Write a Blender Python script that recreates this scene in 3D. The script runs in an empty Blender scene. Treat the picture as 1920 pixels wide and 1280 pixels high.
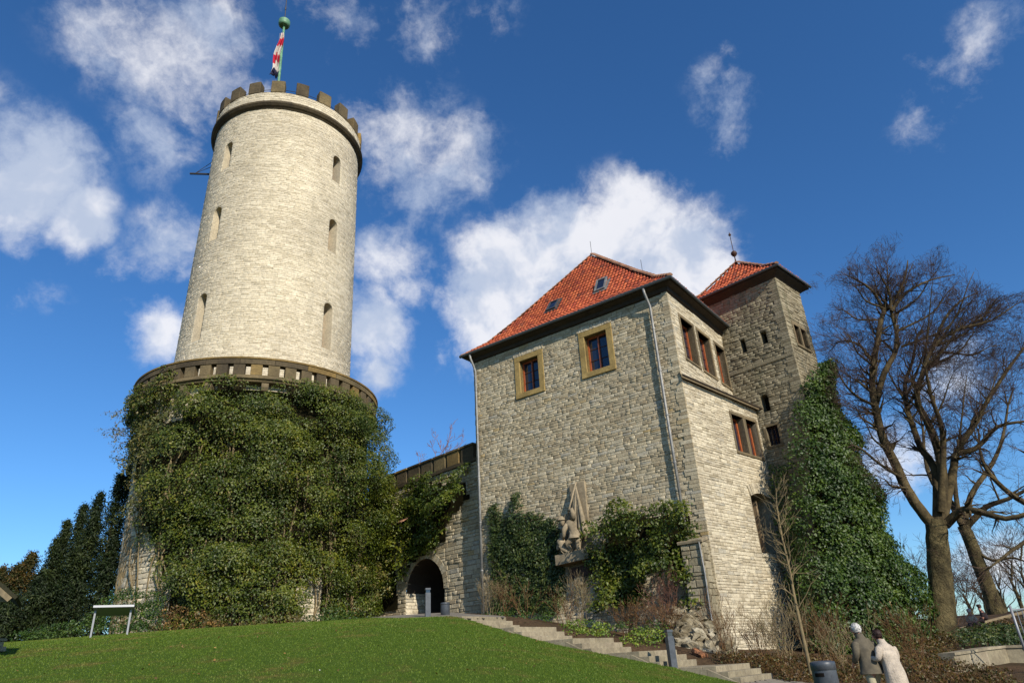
import bpy, math, random
import numpy as np
from mathutils import Matrix, Vector
random.seed(7); RNG = np.random.default_rng(7)
scene = bpy.context.scene
COL = scene.collection
rad = math.radians
A3 = lambda *v: np.array(v, float)
def nrm(v): v = np.array(v, float); return v/np.linalg.norm(v)

# ------------------------------------------------------------------ camera
FL, EYE = 1280.0, 1.6
_up = nrm([-160, 2710, FL]); _fw = nrm(A3(0, 0, 1)-_up[2]*_up); _rt = np.cross(_fw, _up)
if _rt[0] < 0: _rt = -_rt
MC = np.array([_rt, _fw, _up]); CAM = A3(0, 0, EYE)
def ray(px, py): return MC@A3(px-960, 640-py, FL)
def aty(px, py, Y): r = ray(px, py); return CAM+r*Y/r[1]
def at(px, py, d): return CAM+ray(px, py)*d/FL                      # point d metres deep along the view
def proj(p):
    c = (np.asarray(p)-CAM)@MC
    return 960+FL*c[..., 0]/c[..., 2], 640-FL*c[..., 1]/c[..., 2], c[..., 2]
cam = bpy.data.cameras.new('camera'); camo = bpy.data.objects.new('camera', cam); COL.objects.link(camo)
cam.sensor_width = 36; cam.lens = 24; cam.clip_end = 5000; cam.clip_start = .05
cm = Matrix.Identity(4)
for i in range(3):
    cm[i][0] = MC[i, 0]; cm[i][1] = MC[i, 1]; cm[i][2] = -MC[i, 2]; cm[i][3] = CAM[i]
camo.matrix_world = cm; scene.camera = camo
# ------------------------------------------------------------------ light
SUN_AZ, SUN_EL = rad(-61), rad(31)
SD = A3(math.cos(SUN_AZ)*math.cos(SUN_EL), math.sin(SUN_AZ)*math.cos(SUN_EL), math.sin(SUN_EL))
sun = bpy.data.lights.new('sun', 'SUN'); sun.energy = 4.8; sun.angle = rad(.5); sun.color = (1, .91, .785)
suno = bpy.data.objects.new('sun', sun); COL.objects.link(suno); suno.location = (20, -20, 40)
suno.rotation_euler = Vector(SD).to_track_quat('Z', 'Y').to_euler()
scene.view_settings.view_transform = 'Standard'; scene.view_settings.look = 'None'
scene.view_settings.exposure = .22; scene.view_settings.gamma = 1; scene.view_settings.use_curve_mapping = False
world = bpy.data.worlds.new('World'); scene.world = world; world.use_nodes = True

class NT:                                                            # tiny node-graph writer
    def __init__(s, tree): s.t = tree; s.t.nodes.clear()
    def n(s, typ, ins=None, **kw):
        nd = s.t.nodes.new(typ)
        for k, v in kw.items(): setattr(nd, k, v)
        for k, v in (ins or {}).items():
            sk = nd.inputs[k]
            if isinstance(v, bpy.types.NodeSocket): s.t.links.new(v, sk)
            elif v is not None: sk.default_value = v
        return nd
    def math(s, op, a, b=None, c=None, clamp=False):
        nd = s.n('ShaderNodeMath', {0: a}, operation=op, use_clamp=clamp)
        for i, v in ((1, b), (2, c)):
            if v is None: continue
            if isinstance(v, bpy.types.NodeSocket): s.t.links.new(v, nd.inputs[i])
            else: nd.inputs[i].default_value = v
        return nd.outputs[0]
    def mix(s, f, a, b, mode='MIX'):
        nd = s.n('ShaderNodeMix', data_type='RGBA', blend_type=mode)
        for i, v in ((0, f), (6, a), (7, b)):
            if isinstance(v, bpy.types.NodeSocket): s.t.links.new(v, nd.inputs[i])
            else: nd.inputs[i].default_value = (tuple(v)+(1,)) if isinstance(v, tuple) and len(v) == 3 else v
        return nd.outputs[2]
    def noise(s, vec, scale, detail=4, rough=.55, dist=0, out=0):
        return s.n('ShaderNodeTexNoise', {'Vector': vec, 'Scale': scale, 'Detail': detail, 'Roughness': rough, 'Distortion': dist}).outputs[out]
    def ramp(s, f, stops, interp='LINEAR'):
        nd = s.n('ShaderNodeValToRGB', {0: f}); cr = nd.color_ramp; cr.interpolation = interp
        while len(cr.elements) < len(stops): cr.elements.new(.5)
        for e, (p, c) in zip(cr.elements, stops):
            e.position = p; e.color = (tuple(c)+(1,)) if hasattr(c, '__len__') else (c, c, c, 1)
        return nd.outputs[0]
    def smooth(s, v, lo, hi, a=0., b=1.):
        return s.n('ShaderNodeMapRange', {0: v, 1: lo, 2: hi, 3: a, 4: b}, interpolation_type='SMOOTHSTEP').outputs[0]

SKY_STR = .11
CLOUDS = [  # pixel centre, pixel radius, weight
 (40,330,190,1.0),(130,400,110,.9),(-120,300,250,.9),
 (220,60,170,.42),(350,110,190,.6),(400,60,160,.55),(470,180,90,.45),(620,40,170,.36),(780,60,130,.3),(930,20,110,.25),
 (300,270,130,.45),(330,455,130,.6),(310,620,100,.85),(260,560,100,.3),(230,480,80,.35),
 (740,270,170,.6),(850,310,130,.5),(780,360,140,.5),(740,480,120,.6),(700,610,100,.95),(760,540,80,.5),(690,690,70,.7),
 (930,600,134,1.3),(960,530,156,1.3),(1060,480,168,1.21),(1180,440,156,1.21),(1280,480,145,1.15),(1340,510,100,0.98),(1165,385,85,0.95),(1100,560,220,1.),(1250,560,150,1.),(890,590,100,1.0),(1000,620,130,1.2),(1180,520,150,1.2),
 (1345,200,100,.46),(1350,255,80,.5),(1320,150,60,.35),(1370,100,60,.25),
 (1780,150,170,.36),(1850,60,150,.36),(1730,240,120,.32),(1690,180,60,.3),
 (1780,690,150,.6),(1700,850,130,.7),(1860,1060,160,.7),(1640,880,90,.5),(1800,960,110,.4),
 (830,650,60,.4),(40,560,90,.3),(100,540,80,.25)]
w = NT(world.node_tree)
tc = w.n('ShaderNodeTexCoord').outputs['Generated']
sky = w.n('ShaderNodeTexSky', sky_type='NISHITA', sun_disc=False, sun_elevation=SUN_EL, sun_rotation=math.atan2(SD[0], SD[1]),
          altitude=300, air_density=1.0, dust_density=.35, ozone_density=3.5)
skyc = w.n('ShaderNodeHueSaturation', {'Saturation': 1.16, 'Value': 1.0, 'Fac': 1., 'Color': sky.outputs[0]}).outputs[0]
skyc = w.mix(1., skyc, (.76, .99, 1.17), 'MULTIPLY')
acc = None
warp = w.n('ShaderNodeVectorMath', {0: w.n('ShaderNodeTexNoise', {'Vector': tc, 'Scale': 5., 'Detail': 5., 'Roughness': .6}).outputs[1], 1: (.5, .5, .5)}, operation='SUBTRACT').outputs[0]
wv = w.n('ShaderNodeVectorMath', {0: warp, 1: (.085, .085, .085), 2: tc}, operation='MULTIPLY_ADD').outputs[0]
for cx, cy, cr, cw in CLOUDS:
    c = nrm(ray(cx, cy)); c2 = nrm(ray(cx+cr, cy)); rr = float(np.linalg.norm(c-c2))
    d = w.n('ShaderNodeVectorMath', {0: wv, 1: tuple(c)}, operation='DISTANCE').outputs['Value']
    b = w.smooth(d, rr*1.15, 0., 0., cw)
    acc = b if acc is None else w.math('MAXIMUM', acc, b)
# the rest of the sky carries the same loose fair-weather cloud
gen = w.math('MULTIPLY', w.smooth(w.noise(tc, 2.2, 3, .5), .52, .7), .5)
back = w.smooth(w.n('ShaderNodeVectorMath', {0: tc, 1: tuple(nrm(ray(960, 640)))}, operation='DOT_PRODUCT').outputs['Value'], .62, .45)
acc = w.math('MAXIMUM', acc, w.math('MULTIPLY', gen, back))
fb = w.noise(wv, 8.5, 12, .66); fb2 = w.noise(wv, 3.2, 3, .5)
dens = w.math('ADD', acc, w.math('MULTIPLY', w.math('SUBTRACT', fb, .5), 1.45))
dens = w.math('ADD', dens, w.math('MULTIPLY', w.math('SUBTRACT', fb2, .5), .35))
dens = w.math('ADD', dens, w.math('MULTIPLY', w.math('SUBTRACT', w.noise(tc, 30., 8, .68), .5), .55))
den = w.math('MULTIPLY', w.smooth(dens, .14, .86), w.smooth(acc, .0, .25))
# lit tops, greyer bellies: compare density with density a little towards the sun
off = w.n('ShaderNodeVectorMath', {0: wv, 1: tuple(SD*.045+A3(0, 0, .03))}, operation='ADD').outputs[0]
fbl = w.noise(wv, 6.5, 5, .56); fbs = w.noise(off, 6.5, 5, .56)
shade = w.smooth(w.math('SUBTRACT', fbl, fbs), -.11, .08)
ccol = w.mix(shade, (4.3, 4.9, 6.1), (7.4, 7.4, 7.7))
thick = w.smooth(dens, .75, 1.3)
ccol = w.mix(w.math('MULTIPLY', thick, .06), ccol, (5.0, 5.2, 6.0))
fin = w.mix(w.math('MULTIPLY', den, .9), skyc, ccol)
bg = w.n('ShaderNodeBackground', {'Color': fin, 'Strength': SKY_STR})
w.n('ShaderNodeOutputWorld', {'Surface': bg.outputs[0]})

# ------------------------------------------------------------------ materials
def mat(name, fn, rough=.85, spec=.3, bump=None, metal=0, trans=0):
    m = bpy.data.materials.new(name); m.use_nodes = True; g = NT(m.node_tree)
    pos = g.n('ShaderNodeNewGeometry').outputs['Position']
    c = fn(g, pos) if callable(fn) else fn
    p = g.n('ShaderNodeBsdfPrincipled', {'Roughness': rough, 'Specular IOR Level': spec, 'Metallic': metal})
    if isinstance(c, bpy.types.NodeSocket): g.t.links.new(c, p.inputs['Base Color'])
    else: p.inputs['Base Color'].default_value = tuple(c)+(1,)
    if bump:
        sc, st, ds = bump
        bn = g.n('ShaderNodeBump', {'Strength': st, 'Distance': ds, 'Height': g.noise(pos, sc, 6, .65)})
        g.t.links.new(bn.outputs[0], p.inputs['Normal'])
    out = p.outputs[0]
    if trans:
        tr = g.n('ShaderNodeBsdfTranslucent', {'Color': (.25, .4, .05, 1)})
        if isinstance(c, bpy.types.NodeSocket): g.t.links.new(g.mix(1., c, (1.5, 1.7, .8), 'MULTIPLY'), tr.inputs[0])
        out = g.n('ShaderNodeMixShader', {0: trans, 1: out, 2: tr.outputs[0]}).outputs[0]
    g.n('ShaderNodeOutputMaterial', {'Surface': out})
    return m
def rnd(g):                                                          # one random number per stone / tile / leaf
    a = g.n('ShaderNodeNewGeometry').outputs['Random Per Island']; b = g.n('ShaderNodeObjectInfo').outputs['Random']
    return g.math('FRACT', g.math('ADD', a, b))
def varied(stops, n_scale=.6, lo=(.8, .8, .8), hi=(1.15, 1.12, 1.05), streak=None, fine=9):
    def f(g, pos):
        c = g.ramp(rnd(g), stops)
        nz = g.noise(pos, n_scale, 4, .6)
        c = g.mix(1., c, g.mix(g.smooth(nz, .3, .7), lo, hi), 'MULTIPLY')
        c = g.mix(1., c, g.mix(g.smooth(g.noise(pos, fine, 6, .7), .3, .7), (.78, .78, .78), (1.18, 1.17, 1.14)), 'MULTIPLY')
        if streak:
            sv = g.n('ShaderNodeVectorMath', {0: pos, 1: (1.1, 1.1, .12)}, operation='MULTIPLY').outputs[0]
            c = g.mix(g.smooth(g.noise(sv, 1.2, 5, .6), .56, .74, 0, streak[0]), c, streak[1])
        return c
    return f
M = {}
M['tower_stone'] = mat('pale limestone', varied([(0,(.50,.44,.32)),(.4,(.585,.52,.39)),(.8,(.64,.575,.44)),(1,(.53,.47,.35))], .25, (.84,.83,.81), (1.06,1.05,1.02), (.5,(.36,.32,.23))), .95, .15, (14,.5,.02))
M['tower_mortar'] = mat('pale mortar', varied([(0,(.46,.41,.31)),(1,(.46,.41,.31))], .3), .98, .1, (20,.4,.02))
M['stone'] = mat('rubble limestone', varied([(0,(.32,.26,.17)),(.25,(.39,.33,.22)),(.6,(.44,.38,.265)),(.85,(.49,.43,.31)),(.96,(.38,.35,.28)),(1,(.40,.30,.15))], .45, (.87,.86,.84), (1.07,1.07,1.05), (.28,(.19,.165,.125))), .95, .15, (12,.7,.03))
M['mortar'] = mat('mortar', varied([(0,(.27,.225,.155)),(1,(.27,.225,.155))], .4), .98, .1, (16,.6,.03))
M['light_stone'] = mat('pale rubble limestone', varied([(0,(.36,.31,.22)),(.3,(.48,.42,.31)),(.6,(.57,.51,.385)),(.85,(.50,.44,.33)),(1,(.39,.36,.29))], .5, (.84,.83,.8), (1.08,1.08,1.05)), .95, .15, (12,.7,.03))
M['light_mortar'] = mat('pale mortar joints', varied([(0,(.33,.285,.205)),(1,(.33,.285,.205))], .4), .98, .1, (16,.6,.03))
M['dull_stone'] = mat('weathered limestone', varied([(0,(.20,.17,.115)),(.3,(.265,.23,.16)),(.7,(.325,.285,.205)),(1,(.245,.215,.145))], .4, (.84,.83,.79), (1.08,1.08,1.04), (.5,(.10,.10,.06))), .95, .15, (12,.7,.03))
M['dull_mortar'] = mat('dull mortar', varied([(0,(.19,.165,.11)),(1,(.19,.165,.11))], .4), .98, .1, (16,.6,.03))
M['dark_sandstone'] = mat('blackened sandstone', varied([(0,(.06,.048,.032)),(.5,(.10,.08,.05)),(.82,(.14,.11,.06)),(.93,(.27,.18,.06)),(1,(.08,.064,.04))], .8, (.7,.7,.7), (1.3,1.25,1.1)), .9, .2, (9,.6,.03))
M['ochre'] = mat('ochre sandstone', varied([(0,(.30,.215,.085)),(1,(.35,.25,.10))], 1.2, (.75,.74,.7), (1.1,1.1,1.05)), .9, .2, (14,.3,.01))
M['brown_stone'] = mat('brown sandstone trim', varied([(0,(.13,.105,.065)),(1,(.19,.15,.09))], 1.2), .9, .2, (14,.3,.01))
M['tile'] = mat('clay roof tile', varied([(0,(.29,.058,.026)),(.4,(.41,.092,.035)),(.75,(.47,.122,.045)),(.93,(.27,.05,.026)),(1,(.15,.045,.028))], .5, (.78,.74,.74), (1.08,1.06,1.06), (.45,(.20,.09,.05))), .8, .3, (20,.3,.01))
M['ridge'] = mat('weathered ridge tile', varied([(0,(.30,.15,.09)),(1,(.40,.23,.15))], 2.), .85, .2, (20,.3,.01))
M['wood_and_shade'] = mat('dark eaves board and passage shade', varied([(0,(.035,.026,.018)),(1,(.05,.038,.027))], 2.), .8, .3)  # eaves timber; on the gate passage the same colour paints shade
M['lead'] = mat('grey gutter metal', (.05,.055,.055), .5, .5)
M['zinc'] = mat('zinc downpipe', varied([(0,(.23,.235,.23)),(1,(.27,.27,.265))], 3.), .55, .5, None, .4)
M['glass'] = mat('window glass', (.012,.016,.03), .04, .9)
M['red_wood'] = mat('orange brown window wood', varied([(0,(.30,.075,.022)),(1,(.34,.09,.03))], 4.), .5, .4)
M['bar'] = mat('dark glazing bar', (.05,.022,.012), .6, .3)
M['brown_plaster'] = mat('brown render', varied([(0,(.27,.20,.125)),(1,(.27,.20,.125))], 1.5), .95, .1)
M['limb_bark'] = mat('limb bark', varied([(0,(.075,.057,.036)),(1,(.075,.057,.036))], 2., (.6,.62,.55), (1.5,1.5,1.2)), .95, .1, (9,1.,.04))
M['dark'] = mat('painted interior shade', (.012,.010,.008), 1., 0.)  # near-black, paints the darkness inside slits, passage end and bin slot
M['green_metal'] = mat('green painted metal', varied([(0,(.12,.27,.16)),(1,(.12,.27,.16))], 3.), .5, .4)
M['iron'] = mat('dark iron', (.03,.028,.03), .6, .4)
M['anthracite'] = mat('anthracite painted metal', varied([(0,(.055,.065,.08)),(1,(.055,.065,.08))], 4.), .42, .5)
M['galv'] = mat('galvanised metal', (.24,.25,.26), .5, .4, None, .3)
M['concrete'] = mat('concrete steps', varied([(0,(.23,.20,.14)),(1,(.29,.25,.18))], 1.5, (.8,.78,.75), (1.1,1.1,1.05), (.35,(.16,.14,.10))), .9, .2, (25,.3,.01))
M['statue'] = mat('carved sandstone', varied([(0,(.26,.215,.15)),(1,(.30,.25,.175))], 1.8, (.65,.65,.62), (1.15,1.12,1.05)), .9, .15, (22,.3,.01))
M['rock'] = mat('limestone rock', varied([(0,(.17,.14,.09)),(.5,(.27,.235,.165)),(1,(.36,.325,.25))], 2.5, (.45,.42,.36), (1.35,1.35,1.3)), .95, .15, (9,.9,.06))
M['orange_rock'] = mat('rusty boulder', varied([(0,(.30,.13,.06)),(1,(.30,.13,.06))], 4., (.5,.55,.6), (1.3,1.3,1.3)), .95, .15, (12,.8,.04))
def leafmat(name, stops, n=.7, dead=None, rough=.5, spec=.45, tr=.22):
    def f(g, pos):
        c = g.ramp(rnd(g), stops)
        c = g.mix(1., c, g.mix(g.smooth(g.noise(pos, n, 4, .6), .35, .65), (.72,.78,.6), (1.3,1.15,.9)), 'MULTIPLY')
        c = g.mix(1., c, g.mix(g.smooth(g.noise(pos, n*3.1, 3, .55), .36, .64), (.58,.66,.6), (1.3,1.22,1.1)), 'MULTIPLY')
        if dead: c = g.mix(g.smooth(g.noise(pos, dead[0], 4, .6), dead[1], dead[1]+.1, 0, .85), c, dead[2])
        return c
    return mat(name, f, rough, spec, None, 0, tr)
M['ivy'] = leafmat('ivy leaf', [(0,(.040,.062,.007)),(.5,(.072,.105,.010)),(.85,(.105,.135,.014)),(1,(.15,.14,.025))], .35)
M['ivy_pale'] = leafmat('dusty ivy leaf', [(0,(.07,.085,.028)),(.5,(.12,.135,.05)),(.8,(.17,.165,.08)),(1,(.20,.15,.07))], .8, (1.1,.62,(.17,.10,.045)))
M['ivy_green'] = leafmat('green ivy leaf', [(0,(.024,.052,.008)),(.5,(.044,.090,.012)),(1,(.075,.125,.018))], .6)
M['ivy_dark'] = leafmat('small dark ivy leaf', [(0,(.022,.042,.012)),(.6,(.045,.075,.02)),(1,(.10,.13,.04))], .8)
M['yew'] = leafmat('yew needles', [(0,(.010,.020,.007)),(.6,(.018,.034,.010)),(1,(.032,.048,.012))], .5, None, .6, .3, .1)
M['yew_brown'] = leafmat('bronzed yew needles', [(0,(.02,.028,.008)),(.5,(.045,.05,.012)),(1,(.10,.055,.018))], .5, None, .6, .3, .1)
M['shrub'] = leafmat('shrub leaf', [(0,(.022,.05,.010)),(.6,(.04,.085,.014)),(1,(.07,.12,.02))], 1.)
M['lime_leaf'] = leafmat('yellow green ground cover leaf', [(0,(.08,.14,.015)),(.6,(.14,.21,.025)),(1,(.20,.26,.04))], 1.2)
M['dry_leaf'] = leafmat('dry brown leaf', [(0,(.10,.055,.02)),(.6,(.20,.12,.05)),(1,(.28,.19,.09))], 1.2)
M['heath'] = leafmat('brown heath', [(0,(.06,.035,.012)),(.5,(.11,.062,.02)),(.8,(.10,.085,.025)),(1,(.06,.08,.018))], .9)
M['leaf_gap_shade'] = mat('painted shade behind ivy', varied([(0,(.016,.014,.008)),(1,(.022,.020,.010))], 3.), 1., 0.)  # near-black colour stands for the shade deep inside the ivy
M['bark'] = mat('beech bark', varied([(0,(.10,.080,.048)),(1,(.10,.080,.048))], 1.8, (.45,.47,.42), (1.5,1.5,1.2)), .95, .1, (9,1.,.14))
M['twig'] = mat('dark twig', varied([(0,(.06,.041,.032)),(1,(.085,.058,.044))], 1.), .9, .1)
M['twig_pale'] = mat('pale twig', varied([(0,(.19,.15,.085)),(1,(.24,.19,.11))], 1.), .9, .1)
M['twig_brown'] = mat('brown twig', varied([(0,(.11,.06,.03)),(1,(.17,.10,.05))], 1.), .9, .1)
M['twig_red'] = mat('red twig', varied([(0,(.20,.10,.075)),(1,(.26,.14,.10))], 1.), .9, .1)
M['soil'] = mat('earth', varied([(0,(.075,.05,.03)),(1,(.075,.05,.03))], .8, (.7,.75,.7), (1.2,1.1,1.)), .98, .1, (8,1.,.05))
M['lawn'] = mat('lawn turf', lambda g, p: g.mix(g.smooth(g.noise(p, .7, 6, .7), .50, .70, 0, .85), g.mix(g.smooth(g.noise(p, 5., 5, .6), .3, .7), (.046,.084,.008), (.066,.108,.011)), (.12,.095,.025)), .95, .1, (30,1.,.03))
M['grass'] = mat('grass blades', lambda g, p: g.mix(g.smooth(g.noise(p, .7, 6, .7), .50, .70, 0, .85), g.ramp(rnd(g), [(0,(.072,.122,.010)),(.6,(.104,.165,.013)),(1,(.145,.19,.022))]), (.19,.15,.04)), .6, .3, None, 0, .25)
M['path'] = mat('grey path paving', varied([(0,(.20,.18,.15)),(1,(.20,.18,.15))], .8), .95, .2, (30,.4,.01))
M['far_ground'] = mat('distant ground', lambda g, p: g.mix(g.smooth(g.noise(p, .02, 4), .4, .6), (.07,.09,.03), (.10,.085,.05)), .98, .1)
M['skin'] = mat('skin', (.42,.21,.15), .6, .3)
M['white_hair'] = mat('white hair', (.55,.53,.49), .7, .2, (60,.5,.01))
M['dark_hair'] = mat('dark brown hair', (.035,.018,.014), .6, .3, (60,.5,.01))
M['jacket'] = mat('grey brown jacket cloth', varied([(0,(.105,.092,.068)),(1,(.105,.092,.068))], 6.), .9, .2, (40,.3,.01))
M['coat'] = mat('cream coat cloth', varied([(0,(.45,.385,.305)),(1,(.45,.385,.305))], 6., (.9,.9,.9), (1.05,1.05,1.05)), .9, .2, (32,.9,.02))
M['trousers'] = mat('pale khaki trousers', (.33,.30,.20), .9, .2, (20,.6,.02))
M['dark_cloth'] = mat('dark cloth', (.03,.022,.025), .9, .2)
M['thatch'] = mat('dark shingle', varied([(0,(.03,.03,.018)),(1,(.05,.045,.03))], 3.), .95, .1, (20,.8,.02))
M['timber'] = mat('weathered timber', varied([(0,(.16,.13,.08)),(1,(.20,.16,.10))], 3.), .9, .2)
def flagcol(g, pos):
    uv = g.n('ShaderNodeTexCoord').outputs['UV']; sx = g.n('ShaderNodeSeparateXYZ', {0: uv})
    v = g.math('ADD', sx.outputs[1], g.math('MULTIPLY', g.noise(uv, 3., 2), .12))
    return g.ramp(v, [(0,(.03,.03,.07)),(.15,(.62,.56,.52)),(.36,(.50,.02,.05)),(.55,(.62,.56,.52)),(.72,(.50,.02,.05)),(.9,(.6,.5,.46))], 'CONSTANT')
M['flag'] = mat('flag cloth', flagcol, .8, .2, None, 0, .2)

# ------------------------------------------------------------------ object helpers
def tag(o, label=None, cat=None, group=None, kind=None):
    if label: o['label'] = label
    if cat: o['category'] = cat
    if group: o['group'] = group
    if kind: o['kind'] = kind
    return o
def thing(name, label, cat, loc=(0, 0, 0), group=None):
    o = bpy.data.objects.new(name, None); COL.objects.link(o); o.location = loc; o.empty_display_size = .3
    return tag(o, label, cat, group)
def link(o, parent):
    COL.objects.link(o)
    if parent is not None:
        o.parent = parent
        off = Vector((0, 0, 0)); q = parent
        while q is not None: off += q.location; q = q.parent
        o.location = o.location-off                                  # all parents here carry no rotation
    return o
def meshobj(name, V, F, m, parent=None, smooth=False, kind=None):
    me = bpy.data.meshes.new(name); V = np.asarray(V, float)
    me.from_pydata(V.tolist(), [], [list(f) for f in F]); me.materials.append(m if not isinstance(m, str) else M[m])
    if smooth: me.polygons.foreach_set('use_smooth', [True]*len(me.polygons))
    me.update(); o = bpy.data.objects.new(name, me)
    # a part's origin sits in its own geometry
    if len(V):
        c = (V.min(0)+V.max(0))/2; co = np.empty(len(V)*3); me.vertices.foreach_get('co', co)
        co = co.reshape(-1, 3)-c; me.vertices.foreach_set('co', co.ravel()); me.update(); o.location = c
    link(o, parent)
    if kind: o['kind'] = kind
    return o
def bigmesh(name, V, nper, faces, m, parent=None, kind=None, smooth=False):
    """V (N, nper, 3): N copies of one small topology; faces index into nper."""
    V = np.asarray(V, np.float64); N = len(V)
    if N == 0: return None
    me = bpy.data.meshes.new(name)
    c = V.reshape(-1, 3).mean(0); me.vertices.add(N*nper); me.vertices.foreach_set('co', (V.reshape(-1, 3)-c).astype(np.float32).ravel())
    lens = np.array([len(f) for f in faces]); flat = np.concatenate([np.array(f) for f in faces])
    idx = (flat[None, :]+np.arange(N)[:, None]*nper).ravel(); tot = np.tile(lens, N); start = np.concatenate([[0], np.cumsum(tot)[:-1]])
    me.loops.add(len(idx)); me.loops.foreach_set('vertex_index', idx.astype(np.int32))
    me.polygons.add(len(tot)); me.polygons.foreach_set('loop_start', start.astype(np.int32)); me.polygons.foreach_set('loop_total', tot.astype(np.int32))
    if smooth: me.polygons.foreach_set('use_smooth', np.ones(len(tot), bool))
    me.materials.append(M[m]); me.update(calc_edges=True)
    o = bpy.data.objects.new(name, me); o.location = c; link(o, parent)
    if kind: o['kind'] = kind
    return o
BOXF = [(0,1,2,3),(7,6,5,4),(0,4,5,1),(1,5,6,2),(2,6,7,3),(3,7,4,0)]
class MB:                                                            # collects primitives into one mesh
    def __init__(s): s.V = []; s.F = []
    def add(s, V, F):
        b = len(s.V); s.V += [tuple(v) for v in np.asarray(V, float)]; s.F += [tuple(i+b for i in f) for f in F]; return s
    def box(s, o, U, V, W, u0, u1, v0, v1, w0, w1):                  # box in a local frame
        P = [o+U*a+V*b+W*c for c in (w0, w1) for a, b in ((u0,v0),(u1,v0),(u1,v1),(u0,v1))]
        F = BOXF if np.dot(np.cross(U, V), W) < 0 else [f[::-1] for f in BOXF]
        return s.add(P, F)
    def tube(s, pts, r, k=8, cap=True):
        pts = [np.array(p, float) for p in pts]; n = len(pts); r = [r]*n if np.isscalar(r) else r; V = []; F = []; pn = None
        for i, p in enumerate(pts):
            t = nrm(pts[min(i+1, n-1)]-pts[max(i-1, 0)])
            if pn is None: pn = nrm(np.cross(t, A3(0, 0, 1) if abs(t[2]) < .9 else A3(1, 0, 0)))
            pn = nrm(pn-t*np.dot(pn, t)); b = np.cross(t, pn)
            for j in range(k):
                a = 2*math.pi*j/k; V.append(p+(pn*math.cos(a)+b*math.sin(a))*r[i])
        for i in range(n-1):
            for j in range(k): F.append((i*k+j, i*k+(j+1)%k, (i+1)*k+(j+1)%k, (i+1)*k+j))
        if cap: F.append(tuple(range(k))[::-1]); F.append(tuple((n-1)*k+j for j in range(k)))
        return s.add(V, F)
    def lathe(s, c, prof, k=24, a0=0, a1=2*math.pi):                 # prof: (r, z) list around a vertical axis at c
        full = abs(a1-a0-2*math.pi) < 1e-6; n = k if full else k+1; V = []; F = []
        for r, z in prof:
            for j in range(n):
                a = a0+(a1-a0)*j/k; V.append((c[0]+r*math.cos(a), c[1]+r*math.sin(a), c[2]+z))
        for i in range(len(prof)-1):
            for j in range(k):
                F.append((i*n+j, i*n+(j+1)%n, (i+1)*n+(j+1)%n, (i+1)*n+j))
        return s.add(V, F)
    def arc(s, c, a0, a1, r0, r1, z0, z1, k=3):                      # solid block of a ring
        V = []
        for j in range(k+1):
            a = a0+(a1-a0)*j/k; ca, sa = math.cos(a), math.sin(a)
            V += [(c[0]+r0*ca, c[1]+r0*sa, z0), (c[0]+r1*ca, c[1]+r1*sa, z0), (c[0]+r1*ca, c[1]+r1*sa, z1), (c[0]+r0*ca, c[1]+r0*sa, z1)]
        F = [(0,1,2,3), tuple(4*k+i for i in (3,2,1,0))]
        for j in range(k):
            b = 4*j; n = b+4
            for i in range(4): F.append((b+i, n+i, n+(i+1)%4, b+(i+1)%4))
        return s.add(V, F)
    def build(s, name, m, parent=None, smooth=False, kind=None): return meshobj(name, s.V, s.F, m, parent, smooth, kind)
def bevel(o, wd=.01, seg=2):
    b = o.modifiers.new('bevel', 'BEVEL'); b.width = wd; b.segments = seg; b.limit_method = 'ANGLE'; return o
Z = A3(0, 0, 1)

# ------------------------------------------------------------------ plan directions read from the building
def hd(vx, vy): d = ray(vx, vy); d[2] = 0; return nrm(d)
h1 = hd(-930, 1350); h2 = hd(2030, 1180); g2 = hd(2430, 1160); g1 = A3(-g2[1], g2[0], 0)
NF = -h2                                                             # outward normal of the house front
C0 = A3(7.0, 26.78, 0); L0 = C0+h1*11.3
T0 = C0+h2*6.3; K0 = T0-3.4*g1
TC = A3(-15.1, 38, 0)

# ------------------------------------------------------------------ ground
def tz(px, py, d): p = at(px, py, d); return (p[0], p[1], p[2])
ctrl = [(0,0,0),(-8,0,.15),(8,0,-.1),(0,-20,-.3),(-20,-10,.3),(20,-10,-.2),(0,6,.45),(-10,6,.7),(3.5,8,.3),(0,12,1.15),(-6,12,1.35),(-14,12,1.6),
 (4.6,13,.45),(3.6,15,.72),(0,16,1.62),(-6,17,2.05),(-15,17,2.2),(2.5,16,1.0),
 tz(0,1207,25),tz(240,1189,25),tz(500,1172,25),tz(700,1165,24),tz(845,1159,22.3),
 (-30,26,3.3),(-20,36,3.5),(-10,31,3.6),(-3,30,3.62),(-5,36,3.75),(-8,42,3.8),(-25,45,3.4),(-15,50,3.5),
 (4.9,17.9,.89),(6.3,19.9,.9),(3.4,19.05,1.33),(4.7,20.9,1.38),(1.65,20.3,1.77),(3.0,22.2,1.84),(.05,21.5,2.23),(1.35,23.3,2.3),(-1.6,22.7,2.8),(-.3,24.5,2.9),(-2.3,23.2,3.05),(-.9,25.0,3.08),
 (-2.1,33.0,3.7),(1.5,30.2,2.95),(4.2,28.4,2.3),(7,26.4,1.62),(2.8,26.5,2.35),(5,24,1.75),(7.2,22,1.15),
 (9.5,28.2,1.5),(11.5,29,1.35),(5.6,16.2,.55),(6.7,15.3,.22),(9,14,.1),(8,17,.5),(10,19,.6),(12.5,19,.45),(13,26,1.15),(16.3,29.9,1.5),(18,26,1.1),(22,27,1.2),(25,25,1.2),
 (24,38,2.3),(30,38,2.8),(26,46,2.8),(14,40,2.2),(40,45,2.5),(15,12,-.1),(30,15,0),(45,30,1.)]
cp = np.array(ctrl)
def _tps(r): return np.where(r > 0, r*r*np.log(np.maximum(r, 1e-9)), 0)
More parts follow.
